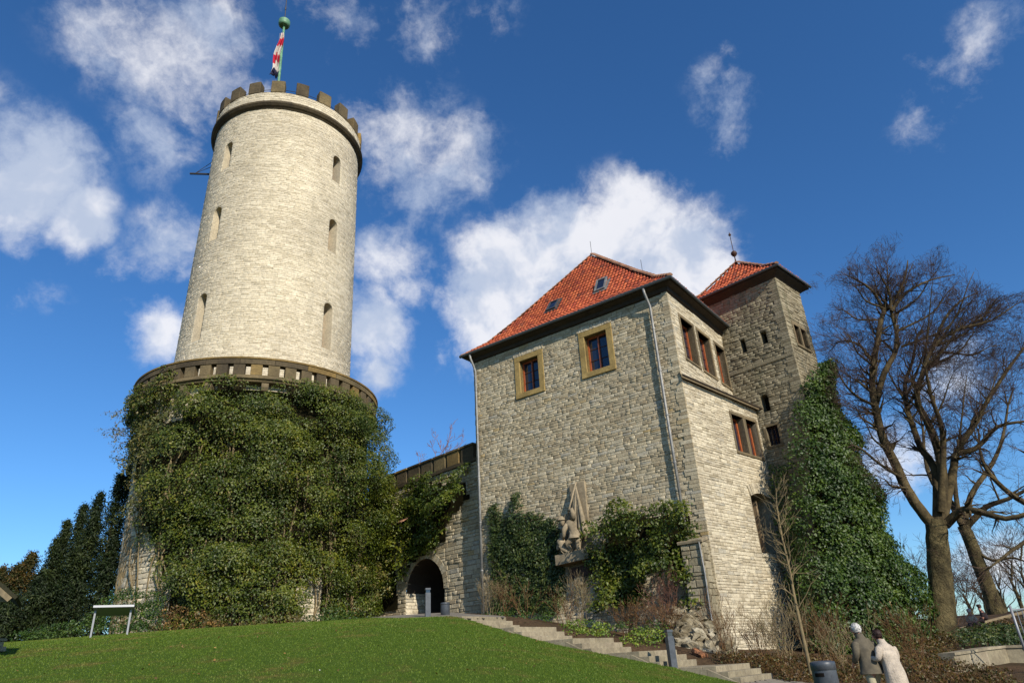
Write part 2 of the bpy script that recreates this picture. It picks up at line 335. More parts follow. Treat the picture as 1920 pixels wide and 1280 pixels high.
_n = len(cp); _K = _tps(np.linalg.norm(cp[:, None, :2]-cp[None, :, :2], axis=2))+np.eye(_n)*.3
_P = np.c_[np.ones(_n), cp[:, :2]]; _S = np.block([[_K, _P], [_P.T, np.zeros((3, 3))]])
_wt = np.linalg.solve(_S, np.r_[cp[:, 2], 0, 0, 0])
def ground(x, y):
    x = np.atleast_1d(np.asarray(x, float)); y = np.atleast_1d(np.asarray(y, float)); sh = x.shape; x = x.ravel(); y = y.ravel()
    cx = np.clip(x, -32, 46); cy = np.clip(y, -20, 52); o = np.empty(len(x))
    for i in range(0, len(x), 20000):
        a = np.stack([cx[i:i+20000], cy[i:i+20000]], 1)
        o[i:i+20000] = _tps(np.linalg.norm(a[:, None]-cp[None, :, :2], axis=2))@_wt[:_n]+_wt[_n]+a@_wt[_n+1:]
    d = np.hypot(x-cx, y-cy); o = o*np.exp(-(d/60)**2)+(1-np.exp(-(d/60)**2))*1.0
    return o.reshape(sh)
def gz(x, y): return float(ground(x, y)[0])
def sheet(name, xs, ys, m, keep=None, lift=0, kind='structure', carve=None):
    X, Y = np.meshgrid(xs, ys); Zz = ground(X, Y)+lift
    if carve is not None: Zz = Zz-carve(X, Y)
    V = np.stack([X, Y, Zz], 2).reshape(-1, 3); nx, ny = len(xs), len(ys); F = []
    for j in range(ny-1):
        for i in range(nx-1):
            if keep is None or keep((xs[i]+xs[i+1])/2, (ys[j]+ys[j+1])/2): F.append((j*nx+i, j*nx+i+1, (j+1)*nx+i+1, (j+1)*nx+i))
    if keep is not None:
        used = sorted({i for f in F for i in f}); mp = {u: k for k, u in enumerate(used)}; V = V[used]; F = [tuple(mp[i] for i in f) for f in F]
    return tag(meshobj(name, V, F, m, None, True), kind=kind)
def _ax(a, b, st): return list(np.arange(a, b+1e-6, st))
xs = [-2500,-900,-400,-200,-120,-80,-60,-45]+_ax(-36, -8.7, .7)+_ax(-8, 13.65, .35)+_ax(14, 48, .7)+[55,65,80,120,200,400,900,2500]
ys = [-600,-200,-80,-40]+_ax(-24, 12.4, .7)+_ax(13, 30.15, .35)+_ax(30.5, 56, .7)+[62,70,85,110,160,300,600,1200,3000]
S0 = A3(4.88, 17.95, 0)
def trench(X, Y):                                                    # the stair and its foundations sit in a shallow cut
    t = (X-S0[0])*h1[0]+(Y-S0[1])*h1[1]; u = (X-S0[0])*h2[0]+(Y-S0[1])*h2[1]
    return np.where((t > -.1) & (t < 9.6) & (u > -.6) & (u < 2.9), .5, 0.)
sheet('ground', xs, ys, 'soil', carve=trench)
S0 = A3(4.88, 17.95, 0)                                              # foot of the stair, near edge; climbs along h1, 2.2 m wide along h2
def stair_tu(x, y): d = A3(x, y, 0)-S0; return float(d@h1), float(d@h2)
def in_lawn(x, y):
    t, u = stair_tu(x, y)
    if t > -.2 and t < 9.0: return u < -.03
    if t >= 9.0: return u < -.03+(t-9.0)*.35 and math.hypot(x-TC[0], y-TC[1]) > 7.6 and y < 34.5-(x+2)*-.1
    return x < 4.45+.12*(y-12) and u < -.03
sheet('lawn', _ax(-34, 7, .2), _ax(-8, 36, .2), 'lawn', in_lawn, .03)
def in_path(x, y):
    t, u = stair_tu(x, y)
    return (not in_lawn(x, y)) and x < 30 and ((t <= -.02 and y < 18.9-.12*x+ (0.7*u if 0 < u < 2.2 and x < 7 else 0) and not (x > 7.2 and y > 16.6)) )
sheet('path', _ax(3.2, 30, .2), _ax(-8, 20.5, .2), 'path', in_path, .02)
def gatepath(x, y):
    t, u = stair_tu(x, y); return t > 8.62 and u >= -.03 and 0 < (t-8.62) < 18 and (u-(t-9)*.35) > -.2 and u < 2.3+(t-8.6)*.55 and float((A3(x, y, 0)-(L0+h2*.4))@g2) < .8
sheet('gate_path', _ax(-16, 0, .2), _ax(21, 44, .2), 'path', gatepath, .02)
def in_bed(x, y):
    t, u = stair_tu(x, y); return -.3 < t < 9.9 and 1.85 < u < 9.2 and not (t < 0 and x > 7.4)
def bed_edge(X, Y):
    u = (X-S0[0])*h2[0]+(Y-S0[1])*h2[1]; return .30*np.clip((2.95-u)/.6, 0, 1)
sheet('planting_bed', _ax(-3, 13, .16), _ax(18, 33, .16), 'soil', in_bed, .02, carve=bed_edge)
# grass
def grass(n, x0, x1, y0, y1, hmin, hmax, ok):
    x = RNG.uniform(x0, x1, n); y = y0+(y1-y0)*RNG.uniform(0, 1, n)**1.0
    k = np.array([ok(a, b) for a, b in zip(x, y)]); x, y = x[k], y[k]; z = ground(x, y)+.02; N = len(x)
    a = RNG.uniform(0, 6.283, N); wd = RNG.uniform(.004, .009, N)*(.6+y/14); h = RNG.uniform(hmin, hmax, N); ln = RNG.normal(0, .35, (N, 2))
    b = np.stack([x, y, z], 1); s = np.stack([np.cos(a)*wd, np.sin(a)*wd, np.zeros(N)], 1)
    tip = b+np.stack([ln[:, 0]*h, ln[:, 1]*h, h], 1)
    return np.stack([b-s, b+s, tip], 1)
gv = grass(190000, -22, 6, 8.5, 27.5, .018, .05, in_lawn)
bigmesh('grass', gv, 3, [(0, 1, 2)], 'grass', None, 'stuff')
tag(bpy.data.objects['grass'], 'short green grass blades covering the sloping lawn', 'grass')

def litter(name, n, x0, x1, y0, y1, size, m, label, cat, up=.05):
    x = RNG.uniform(x0, x1, n); y = RNG.uniform(y0, y1, n); k = np.array([in_lawn(a, b) for a, b in zip(x, y)]); x, y = x[k], y[k]
    P = np.stack([x, y, ground(x, y)+up], 1); N = np.tile(Z, (len(x), 1))+RNG.normal(0, .5, (len(x), 3)); N /= np.linalg.norm(N, axis=1)[:, None]
    T = np.cross(N, RNG.normal(0, 1, N.shape)); T /= np.linalg.norm(T, axis=1)[:, None]; B = np.cross(N, T); s = (size*RNG.uniform(.6, 1.3, len(x)))[:, None]
    o = bigmesh(name, np.stack([P-T*s, P-B*s*.6+N*s*.2, P+T*s, P+B*s*.6+N*s*.2], 1), 4, [(0,1,2),(0,2,3)], m, None, 'stuff'); tag(o, label, cat)
Z = A3(0, 0, 1)
litter('fallen_leaves', 420, -20, 5, 9, 27, .035, 'dry_leaf', 'scattered brown leaves lying on the lawn', 'leaves', .07)
litter('daisies', 26, -12, 5, 10, 22, .014, 'white_hair', 'few tiny white daisies dotted over the lawn', 'flowers', .085)
# ------------------------------------------------------------------ masonry
def stone_variants(n=10, seed=3):
    r = np.random.default_rng(seed); out = []
    for _ in range(n):
        base = np.array([(-.5,-.5),(.5,-.5),(.5,.5),(-.5,.5)]); j = r.uniform(-.035, .035, (4, 2))*np.array([1, 1.6])
        V = [(*(p*.99), -.6) for p in base]
        V += [(*(p*(1-.02)+q), .62+r.uniform(-.1, .1)) for p, q in zip(base, j)]
        V += [(*(p*np.array([.9, .78])+q), 1+r.uniform(-.22, .22)) for p, q in zip(base, j)]
        out.append(np.array(V))
    return out
SV = stone_variants()
SF = [(0,1,5,4),(1,2,6,5),(2,3,7,6),(3,0,4,7),(4,5,9,8),(5,6,10,9),(6,7,11,10),(7,4,8,11),(8,9,10,11)]
_smesh = {}
def pieces(parent, name, mats, m, limit=300, variants=SV, faces=SF, key='s', stuff_name=None, used=0):
    """mats: list of (origin, bu, bv, bn). The pieces showing largest become objects, the rest one joined part."""
    if not len(mats): return 0
    O = np.array([q[0] for q in mats]); B = np.array([[q[1], q[2], q[3]] for q in mats])   # N,3(basis),3
    px, py, dz = proj(O); size = np.minimum(np.linalg.norm(B[:, 0], axis=1), 3*np.linalg.norm(B[:, 1], axis=1))/np.maximum(dz, .5)
    nn = B[:, 2]/np.linalg.norm(B[:, 2], axis=1)[:, None]; facing = np.einsum('ij,ij->i', nn, CAM-O) > 0
    vis = (px > 0) & (px < 1920) & (py > 0) & (py < 1280) & (dz > 0) & facing
    order = np.argsort(-(size*vis)); nsel = min(limit-used, int(vis.sum())); sel = order[:nsel]; rest = order[nsel:]
    var = RNG.integers(0, len(variants), len(O))
    par_off = Vector((0, 0, 0)); q = parent
    while q is not None: par_off += q.location; q = q.parent
    for i in sel:
        k = (key, m, int(var[i]))
        if k not in _smesh:
            me = bpy.data.meshes.new(name); me.from_pydata(variants[var[i]].tolist(), [], faces); me.materials.append(M[m]); me.update(); _smesh[k] = me
        o = bpy.data.objects.new(name, _smesh[k]); COL.objects.link(o); o.parent = parent
        mw = Matrix.Identity(4)
        for r in range(3):
            for c in range(3): mw[r][c] = B[i, c, r]
            mw[r][3] = O[i, r]-par_off[r]
        o.matrix_local = mw
    if len(rest):
        VV = np.array(variants)[var[rest]]                           # n,k,3
        W = np.einsum('nki,nij->nkj', VV, B[rest])+O[rest][:, None, :]
        bigmesh(stuff_name or (name+'work'), W, VV.shape[1], faces, m, parent, 'stuff')
    return nsel+used
class Op:                                                            # an opening in a wall: rectangle with optional arched head
    def __init__(s, u0, u1, v0, v1, rise=0): s.u0, s.u1, s.v0, s.v1, s.rise = u0, u1, v0, v1, rise
    def span(s, v):
        if v < s.v0 or v > s.v1: return None
        if s.rise and v > s.v1-s.rise:
            k = (v-(s.v1-s.rise))/s.rise; hw = (s.u1-s.u0)/2*math.sqrt(max(0, 1-k*k)); c = (s.u0+s.u1)/2; return (c-hw, c+hw)
        return (s.u0, s.u1)
    def blocked(s, a, b):
        sp = [s.span(v) for v in np.linspace(a, b, 5)]; sp = [q for q in sp if q]
        return (min(q[0] for q in sp), max(q[1] for q in sp)) if sp else None
    def outline(s, k=10):
        if not s.rise: return [(s.u0,s.v0),(s.u1,s.v0),(s.u1,s.v1),(s.u0,s.v1)]
        c = (s.u0+s.u1)/2; hw = (s.u1-s.u0)/2; vs = s.v1-s.rise
        return [(s.u0,s.v0),(s.u1,s.v0)]+[(c+hw*math.cos(a), vs+s.rise*math.sin(a)) for a in np.linspace(0, math.pi, k)]
def free(u0, u1, blocks):
    iv = [(u0, u1)]
    for b in blocks:
        if b is None: continue
        nv = []
        for a, c in iv:
            if b[1] <= a or b[0] >= c: nv.append((a, c)); continue
            if b[0]-a > .01: nv.append((a, b[0]))
            if c-b[1] > .01: nv.append((b[1], c))
        iv = nv
    return iv
def planar(O, U, N, V=Z):
    return lambda u, v: (O+U*u+V*v, U, V, N)
def masonry(F, u0, u1, v0, v1, ops=(), rh=(.12, .22), sw=(.25, .62), proud=(.02, .06), du=50., gap=.016, edge=None, margin=0.0):
    """returns backing quads and stone frames. F(u,v) -> origin, eu, ev, en"""
    V = []; Q = []; S = []; v = v0
    while v < v1-.02:
        h = min(random.uniform(*rh), v1-v)
        if v1-v-h < .06: h = v1-v
        lo, hi = (edge(v+h/2) if edge else (u0, u1))
        hits = [o for o in ops if o.blocked(v, v+h)]
        n = 6 if hits else 1
        for k in range(n):
            a, b = v+h*k/n, v+h*(k+1)/n
            for s, e in free(lo, hi, [o.span((a+b)/2) for o in hits]):
                m = max(1, int(math.ceil((e-s)/du)))
                for i in range(m):
                    p, q = s+(e-s)*i/m, s+(e-s)*(i+1)/m; bi = len(V)
                    V += [F(p, a)[0], F(q, a)[0], F(q, b)[0], F(p, b)[0]]; Q.append((bi, bi+1, bi+2, bi+3))
        for s, e in free(lo, hi, [((bl[0]-margin, bl[1]+margin) if bl else None) for bl in (o.blocked(v, v+h) for o in hits)]):
            x = s
            while x < e-.02:
                wdt = random.uniform(*sw)*(.7+.6*h/rh[1])
                if e-x-wdt < sw[0]*.5: wdt = e-x
                if wdt > sw[1]*1.8: wdt = (e-x)/2
                # some stones split in two thin courses
                subs = [(v, h)] if random.random() > .14 or h < rh[0]*1.25 else [(v, h*.5), (v+h*.5, h*.5)]
                for sv, sh in subs:
                    o, eu, ev, en = F(x+wdt/2, sv+sh/2); d = random.uniform(*proud)
                    tilt = random.uniform(-.018, .018); g = gap*random.uniform(.6, 1.5)
                    S.append((o, (eu+ev*tilt)*(wdt-g), ev*(sh-g*.9), en*d))
                x += wdt
        v += h
    return V, Q, S
def opening_reveal(F, op, depth, mb, extra=0):
    ol = op.outline(); b = len(mb.V)
    for u, v in ol:
        o, eu, ev, en = F(u, v); mb.V.append(tuple(o+en*extra)); mb.V.append(tuple(o-en*depth))
    n = len(ol)
    for i in range(n):
        j = (i+1) % n; mb.F.append((b+2*i, b+2*i+1, b+2*j+1, b+2*j))
def window(parent, F, op, depth, fm='red_wood', nx=2, ny=3, fw=.07, name='window', mull=.06, open_in=0., glass='glass'):
    """frame at the back of the reveal; panes and glazing bars are sub-parts"""
    uc, vc = (op.u0+op.u1)/2, (op.v0+op.v1)/2; o, U, V, N = F(uc, vc); hw, hh = (op.u1-op.u0)/2, (op.v1-op.v0)/2
    o = o-N*depth; mb = MB()
    for a, b, c, d in ((-hw,-hw+fw,-hh,hh),(hw-fw,hw,-hh,hh),(-hw+fw,hw-fw,-hh,-hh+fw),(-hw+fw,hw-fw,hh-fw,hh)): mb.box(o, U, V, N, a, b, c, d, -.03, .06)
    if nx > 1:
        for i in range(1, nx):
            x = -hw+fw+(2*hw-2*fw)*i/nx; mb.box(o, U, V, N, x-mull/2, x+mull/2, -hh+fw, hh-fw, -.02, .075)
    wn = mb.build(name, fm, parent)
    cell = (2*hw-2*fw)/nx
    for i in range(nx):
        a = -hw+fw+cell*i+(mull/2 if i else 0); b = -hw+fw+cell*(i+1)-(mull/2 if i < nx-1 else 0)
        for j in range(ny):
            c = -hh+fw+(2*hh-2*fw)*j/ny; d = -hh+fw+(2*hh-2*fw)*(j+1)/ny
            t = random.uniform(-.006, .006)
            P = [o+U*x+V*y-N*(.005+t*s) for x, y, s in ((a, c+.012, 1), (b, c+.012, -1), (b, d-.012, -1), (a, d-.012, 1))]
            P += [p-N*.006 for p in P]
            meshobj('pane', P, [(0,1,2,3),(7,6,5,4),(0,4,5,1),(1,5,6,2),(2,6,7,3),(3,7,4,0)], glass, wn)
        for j in range(1, ny):
            y = -hh+fw+(2*hh-2*fw)*j/ny; MB().box(o, U, V, N, a, b, y-.016, y+.016, -.02, .02).build('glazing_bar', 'bar', wn)
    return wn
def surround(parent, F, op, m, wj=.22, wt=.22, wb=.2, proud=.07, inn=.26, name='window_surround'):
    o, U, V, N = F(0, 0); e = .003
    for nm, a, b, c, d in (('jamb', op.u0-wj, op.u0, op.v0, op.v1), ('jamb', op.u1, op.u1+wj, op.v0, op.v1),
                           ('lintel', op.u0-wj-e, op.u1+wj+e, op.v1, op.v1+wt), ('sill', op.u0-wj-e, op.u1+wj+e, op.v0-wb, op.v0)):
        pr = proud+(.02 if nm == 'sill' else 0)
        bevel(MB().box(o, U, V, N, a, b, c, d, -inn, pr).build(nm, m, parent), .012, 1)
def wall_part(parent, V, Q, mb, m, name='wall'):
    mb.add(V, Q); return mb.build(name, m, parent)

# ------------------------------------------------------------------ THE ROUND TOWER
rt = thing('round_tower', 'tall round pale limestone tower with ring gallery and battlements', 'tower', (TC[0], TC[1], 3.6))
def Rup(z): return 5.0-(z-18.5)*.2/15.5
def Rlo(z): return 6.15 if z > 14.3 else 5.75+(z-3)*.4/11.3
def cyl(R, R0):
    def F(u, v):
        a = u/R0; n = A3(math.cos(a), math.sin(a), 0); r = R(v); return (A3(TC[0]+r*n[0], TC[1]+r*n[1], v), A3(-n[1], n[0], 0), Z, n)
    return F
FU = cyl(Rup, 5.0)
ua = lambda deg: rad(deg)*5.0
tops = []
for c in (-117.5, -29.2):
    for v0, v1 in ((18.6, 21.6), (25.25, 27.65), (30.65, 32.75)): tops.append(Op(ua(c)-.35, ua(c)+.35, v0, v1, .36))
V, Q, S = masonry(FU, ua(-215), ua(35), 15.2, 35.05, tops, (.09, .155), (.2, .52), (.004, .022), .45, .011)
mb = MB()
for op in tops: opening_reveal(FU, op, .85, mb)
sh = wall_part(rt, V, Q, mb, 'tower_mortar', 'shaft')
Vb, Qb, _ = masonry(FU, ua(35), ua(145), 15.2, 35.05, (), (.8, .9), (2, 3), (.01, .02), .6)
meshobj('rear_shaft', Vb, Qb, 'tower_mortar', rt)
V3, Q3, S3 = masonry(cyl(lambda z: 4.93, 5.0), 0, ua(360), 35.36, 36.2, (), (.13, .19), (.28, .6), (.006, .028), .45, .014)
meshobj('battlement_wall', V3, Q3, 'tower_mortar', rt)
used = pieces(rt, 'stone', S+S3, 'tower_stone')
FLo = cyl(Rlo, 6.0)
V2, Q2, S2 = masonry(FLo, rad(-215)*6, rad(35)*6, 2.6, 15.2, (), (.16, .28), (.35, .8), (.01, .04), .5, .014)
meshobj('lower_shaft', V2, Q2, 'mortar', rt)
pieces(rt, 'stone', S2, 'light_stone', 0, stuff_name='lower_stonework')
Vb, Qb, _ = masonry(FLo, rad(35)*6, rad(145)*6, 2.6, 15.2, (), (.8, .9), (2, 3), (.01, .02), .6)
meshobj('rear_lower_shaft', Vb, Qb, 'mortar', rt)
for i, op in enumerate(tops):
    ins = Op(op.u0+.10, op.u1-.10, op.v0+.04, op.v1-.1)
    window(rt, FU, ins, .74, 'red_wood', 1, 4, .075)
    o, U, Vv, N = FU((op.u0+op.u1)/2, (op.v0+op.v1)/2)
    MB().box(o-N*.85, U, Vv, N, -.42, .42, -(op.v1-op.v0)/2, (op.v1-op.v0)/2, -.02, .005).build('window_back', 'tower_mortar', rt)
MB().lathe(TC, [(4.85,34.9),(4.93,34.98),(5.02,35.03),(5.10,35.13),(5.13,35.16),(5.13,35.3),(5.0,35.36),(4.9,35.38)], 72).build('cornice', 'dark_sandstone', rt)
MB().lathe(TC, [(4.5,36.2),(4.5,35.4),(0.01,35.4)], 48).build('platform', 'mortar', rt)
MB().lathe(TC, [(4.5,36.2),(4.96,36.2)], 60).build('wall_top', 'dark_sandstone', rt)
for k in range(20):
    a = rad(-81.5+18*k); b = .062+random.uniform(-.004, .006)*0+.018*random.random()
    hgt = 37.2+random.uniform(-.05, .08)
    o = MB().arc(TC, a-b-.012, a+b+.012, 4.42, 4.99, 36.2, hgt, 3).build('merlon', 'dark_sandstone', rt); bevel(o, .05, 2)
for k in range(20):
    a0, a1 = rad(-81.5+18*k+5), rad(-81.5+18*k+13)
    MB().tube([(TC[0]+4.6*math.cos(a), TC[1]+4.6*math.sin(a), 36.75) for a in np.linspace(a0-.03, a1+.03, 4)], .018, 5).build('safety_rail', 'iron', rt)
# ring gallery
GR = 6.72
MB().lathe(TC, [(6.3,15.12),(6.62,15.16),(6.66,15.24),(6.76,15.30),(6.76,15.36),(6.70,15.5),(6.3,15.5)], 96).build('gallery_base_moulding', 'dark_sandstone', rt)
MB().lathe(TC, [(4.98,15.2),(6.4,15.2)], 72).build('gallery_floor', 'dark_sandstone', rt)
NS = 50
for k in range(NS):
    a = 2*math.pi*k/NS; hw = 2*math.pi/NS*.335
    bevel(MB().arc(TC, a-hw, a+hw, 6.34, GR-.02, 15.5, 16.08, 2).build('gallery_pier', 'dark_sandstone', rt), .015, 1)
for k in range(25):
    a = 4*math.pi*k/NS+.003; hw = 2*math.pi/NS-.0012
    o = MB().arc(TC, a-hw, a+hw, 6.32, GR+.02, 16.08, 16.36, 4).build('coping_stone', 'dark_sandstone', rt)
MB().lathe(TC, [(6.30,16.36),(GR+.06,16.36),(GR+.07,16.44),(6.30,16.46),(6.30,16.36)], 96).build('coping_lip', 'dark_sandstone', rt)
for k in range(30):
    a = 2*math.pi*(k+.35)/30; c, s_ = math.cos(a), math.sin(a); n = A3(c, s_, 0); t = A3(-s_, c, 0); o = A3(TC[0], TC[1], 0)
    P = []
    for w_ in (-.17, .17):
        for r, z in ((6.05,15.12),(6.60,15.12),(6.60,14.92),(6.42,14.62),(6.05,14.35)): P.append(o+n*r+t*w_+Z*z)
    F = [(0,1,2,3,4),(9,8,7,6,5)]+[(i, i+5, (i+1)%5+5, (i+1)%5) for i in range(5)]
    meshobj('corbel', P, F, 'brown_stone', rt)
# iron bracket arm on the west side
ba = rad(-172); n = A3(math.cos(ba), math.sin(ba), 0); b0 = A3(TC[0], TC[1], 0)+n*4.7
MB().tube([b0+Z*33.3, b0+n*1.75+Z*33.3], .07, 6).tube([b0+n*1.4+Z*33.35, b0+Z*34.8], .02, 5).tube([b0+n*1.4+Z*33.35, b0+Z*34.2], .02, 5).build('iron_bracket', 'iron', rt)
# flagpole
fp = thing('flagpole', 'green flagpole with drum and thin aerial on the round tower', 'flagpole', (-16.25, 37.6, 35.4))
pb, pt = A3(-16.2, 37.6, 35.4), A3(-16.45, 37.6, 48.1)
MB().tube([pb, pt], [.13, .08], 12).build('pole', 'green_metal', fp, True)
MB().lathe(A3(-16.46, 37.6, 47.85), [(.0,0),(.36,.02),(.42,.10),(.44,.2),(.44,.52),(.40,.56),(.1,.62),(0,.63)], 28).build('drum', 'green_metal', fp)
MB().tube([A3(-16.46,37.6,48.5), A3(-16.52,37.6,50.9)], .035, 6).tube([A3(-16.50,37.6,49.7), A3(-16.50,37.6,50.0)], .06, 6).build('aerial', 'iron', fp)
MB().tube([A3(-16.72,37.6,47.1), A3(-16.45,37.55,36.5)], .012, 4).build('halyard', 'galv', fp)
# flag: hanging folds
nu, nv = 22, 40; Vf = []; uvf = []
for j in range(nv+1):
    t = j/nv; wd = .10+.26*math.sin(min(1, t*1.5)*1.5)*(1-.25*t); sway = -.15-.34*t+.12*math.sin(t*9)
    for i in range(nu+1):
        s = i/nu; Vf.append((-16.35+sway*.8+(s-.4)*wd*1.5+.05*math.sin(s*15+t*5), 37.45+.16*math.sin(s*19+t*4)*(.4+t)-.1*math.sin(t*7), 46.9-4.4*t-.25*math.sin(s*7+t*2)*t)); uvf.append((s, 1-t))
Ff = [(j*(nu+1)+i, j*(nu+1)+i+1, (j+1)*(nu+1)+i+1, (j+1)*(nu+1)+i) for j in range(nv) for i in range(nu)]
fl = meshobj('flag', Vf, Ff, 'flag', None, True); uvl = fl.data.uv_layers.new(name='uv')
for lp in fl.data.loops: uvl.data[lp.index].uv = uvf[lp.vertex_index]
so = fl.modifiers.new('cloth', 'SOLIDIFY'); so.thickness = .01
tag(fl, 'limp red and white flag hanging down the green pole', 'flag')

# ------------------------------------------------------------------ ROOFS
def tile_variants(n=3):
    out = []
    for q in range(n):
        V = []; xs_ = np.linspace(-.5, .5, 6)
        hgt = [.0, .55, 1.0, .75, .25, .0]
        for end, lift in ((-.56, .55+.1*q), (.5, 0.)):
            for x, h in zip(xs_, hgt): V.append((x, end, h+lift))
        for x, h in zip(xs_, hgt): V.append((x, -.56, h+.55+.1*q-.75))
        out.append(np.array(V))
    return out
TV = tile_variants(); TF = [(i, i+1, i+7, i+6) for i in range(5)]+[(12+i, 13+i, i+1, i) for i in range(5)]
def tiled_face(E0, U, B, prof, left, right, tw=.21, tl=.30):
    """E0 eave origin at u=0; U along the eave; B horizontal uphill; prof [(b,z)]; left(z)/right(z) -> u limits"""
    S = []; seg = [(np.array(prof[i]), np.array(prof[i+1])) for i in range(len(prof)-1)]
    lens = [np.linalg.norm(q-p) for p, q in seg]; tot = sum(lens); r = tl*.45
    while r < tot-.05:
        d = r
        for (p, q), l in zip(seg, lens):
            if d <= l or q is seg[-1][1]: pz = p+(q-p)*d/l; dr = (q-p)/l; break
            d -= l
        lo, hi = left(pz[1]), right(pz[1]); n0 = math.ceil(lo/tw-.2); n1 = math.floor(hi/tw+.2)
        sl = B*dr[0]+Z*dr[1]; nn = nrm(np.cross(U, sl)); nn = nn if nn[2] > 0 else -nn
        for k in range(n0, n1):
            u = (k+.5)*tw
            S.append((E0+U*u+B*pz[0]+Z*pz[1]+nn*.012+sl*random.uniform(-.008, .008), U*tw*1.03, sl*tl, nn*(.055+random.uniform(-.006, .006))))
        r += tl
    return S
def hip_profile(prof_f, prof_s):
    zf = [p[1] for p in prof_f]; 
    return lambda z: float(np.interp(z, [p[1] for p in prof_s], [p[0] for p in prof_s]))
def ridge_caps(parent, pts, r=.13, step=.33, name='ridge_tile', m='ridge', lift=.04):
    pts = [np.array(p) for p in pts]
    for a, b in zip(pts[:-1], pts[1:]):
        d = b-a; n = max(1, int(np.linalg.norm(d)/step)); dn = nrm(d); sd = nrm(np.cross(dn, Z)); up_ = np.cross(sd, dn)
        for i in range(n):
            p = a+d*i/n; q = a+d*(i+1.12)/n; V = []
            for pt_, rr, lf in ((p, r*1.12, lift+.02), (q, r*.92, lift)):
                for k in range(7):
                    t = math.pi*k/6; V.append(pt_+sd*rr*math.cos(t)+up_*(rr*.8*math.sin(t)+lf))
            F = [(k, k+1, k+8, k+7) for k in range(6)]+[(0,6,5,4,3,2,1)]
            meshobj(name, V, F, m, parent)

# ------------------------------------------------------------------ THE HOUSE
hs = thing('stone_house', 'rubble stone gatehouse building with steep red tiled hipped roof', 'house', (C0[0], C0[1], 1.6))
FFt = planar(C0, h1, NF)                                             # u from the near corner C towards the tower
ops_f = [Op(6.68, 7.88, 13.62, 15.42), Op(2.95, 4.18, 13.55, 15.32)]
# read off the photograph: left window u 8.5..7.1 from the corner, right window 4.75..3.05
ops_f = [Op(7.14, 8.28, 13.66, 15.36), Op(3.22, 4.42, 13.62, 15.44)]
V, Q, S = masonry(FFt, 0, 11.3, .6, 16.28, ops_f, (.08, .16), (.17, .48), (.005, .027), 60, .012, margin=.2)
mb = MB()
for op in ops_f: opening_reveal(FFt, op, .5, mb)
NRU = A3(h2[1], -h2[0], 0)
FRU = planar(C0, h2, NRU)                                            # upper right wall
ops_r = [Op(1.0, 2.4, 13.3, 15.35), Op(2.9, 4.3, 13.3, 15.35), Op(5.0, 6.2, 13.3, 15.35)]
V2, Q2, S2 = masonry(FRU, 0, 7.7, 11.9, 16.28, ops_r, (.09, .17), (.2, .5), (.006, .032), 60, .013, margin=.12)
for op in ops_r: opening_reveal(FRU, op, .5, mb)
mb.add(V2, Q2)
hw_ = wall_part(hs, V, Q, mb, 'mortar', 'wall')
NRL = A3(g2[1], -g2[0], 0)
FRL = planar(C0, g2, NRL)                                            # lower right wall, splayed outwards
ops_l = [Op(3.62, 4.62, 9.5, 11.2), Op(4.86, 5.82, 9.5, 11.2), Op(3.95, 5.62, 5.2, 7.75, .26)]
V3, Q3, S3 = masonry(FRL, 0, 6.15, .4, 12.02, ops_l, (.085, .16), (.2, .5), (.006, .03), 60, .013, margin=.06)
mb = MB()
for op in ops_l: opening_reveal(FRL, op, .9 if op.rise else .5, mb)
wl = wall_part(hs, V3, Q3, mb, 'light_mortar', 'splayed_wall')
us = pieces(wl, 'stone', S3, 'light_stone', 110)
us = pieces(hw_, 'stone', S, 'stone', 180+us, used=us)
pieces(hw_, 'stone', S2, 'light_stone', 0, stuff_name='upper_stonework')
# other sides, plain
bk = [C0+h2*7.7, L0+h2*7.7]
meshobj('rear_wall', [*(p+Z*z for z in (.6, 16.28) for p in (C0+h2*7.7, L0+h2*7.7))], [(0,1,3,2)], 'mortar', hs)
_, _, Sl = masonry(planar(L0, h2, -A3(h2[1], -h2[0], 0)), 0, 7.7, 3., 16.28, (), (.2, .34), (.4, .9), (.02, .06), 60)
meshobj('side_wall', [*(p+Z*z for z in (.6, 16.28) for p in (L0, L0+h2*7.7))], [(0,2,3,1)], 'mortar', hs)
pieces(hs, 'stone', Sl, 'stone', 0, stuff_name='side_stonework')
# quoins: long alternating corner stones
S = []; z = .8
k = 0
while z < 16.1:
    h = random.uniform(.09, .19); a, b = random.uniform(.25, .62), .4
    mb = MB().box(C0, h1, Z, NF, -.028, a*.85, z, z+h-.014, -.1, .036+random.uniform(0, .015)); mb.build('quoin', 'stone', hw_)
    z += h; k += 1
for op in ops_f:
    surround(hs, FFt, op, 'ochre', .30, .28, .26, .06, .3); window(hs, FFt, op, .30, 'red_wood', 2, 3, .07, glass='glass')
    # soldier course of thin upright stones above the lintel
    u = op.u0-.35
    while u < op.u1+.35:
        ww = random.uniform(.05, .10); MB().box(C0, h1, Z, NF, u, u+ww-.012, op.v1+.285, op.v1+.285+random.uniform(.17, .23), -.02, .05+random.uniform(0, .03)).build('lintel_stone', 'light_stone', hw_); u += ww
for op in ops_r: surround(hs, FRU, op, 'brown_stone', .13, .16, .12, .05, .3); window(hs, FRU, op, .33, 'red_wood', 2, 4, .08, mull=.1)
for op in ops_l[:2]: surround(hs, FRL, op, 'brown_stone', .115, .16, .12, .05, .3); window(hs, FRL, op, .33, 'red_wood', 2, 1, .1, mull=.12)
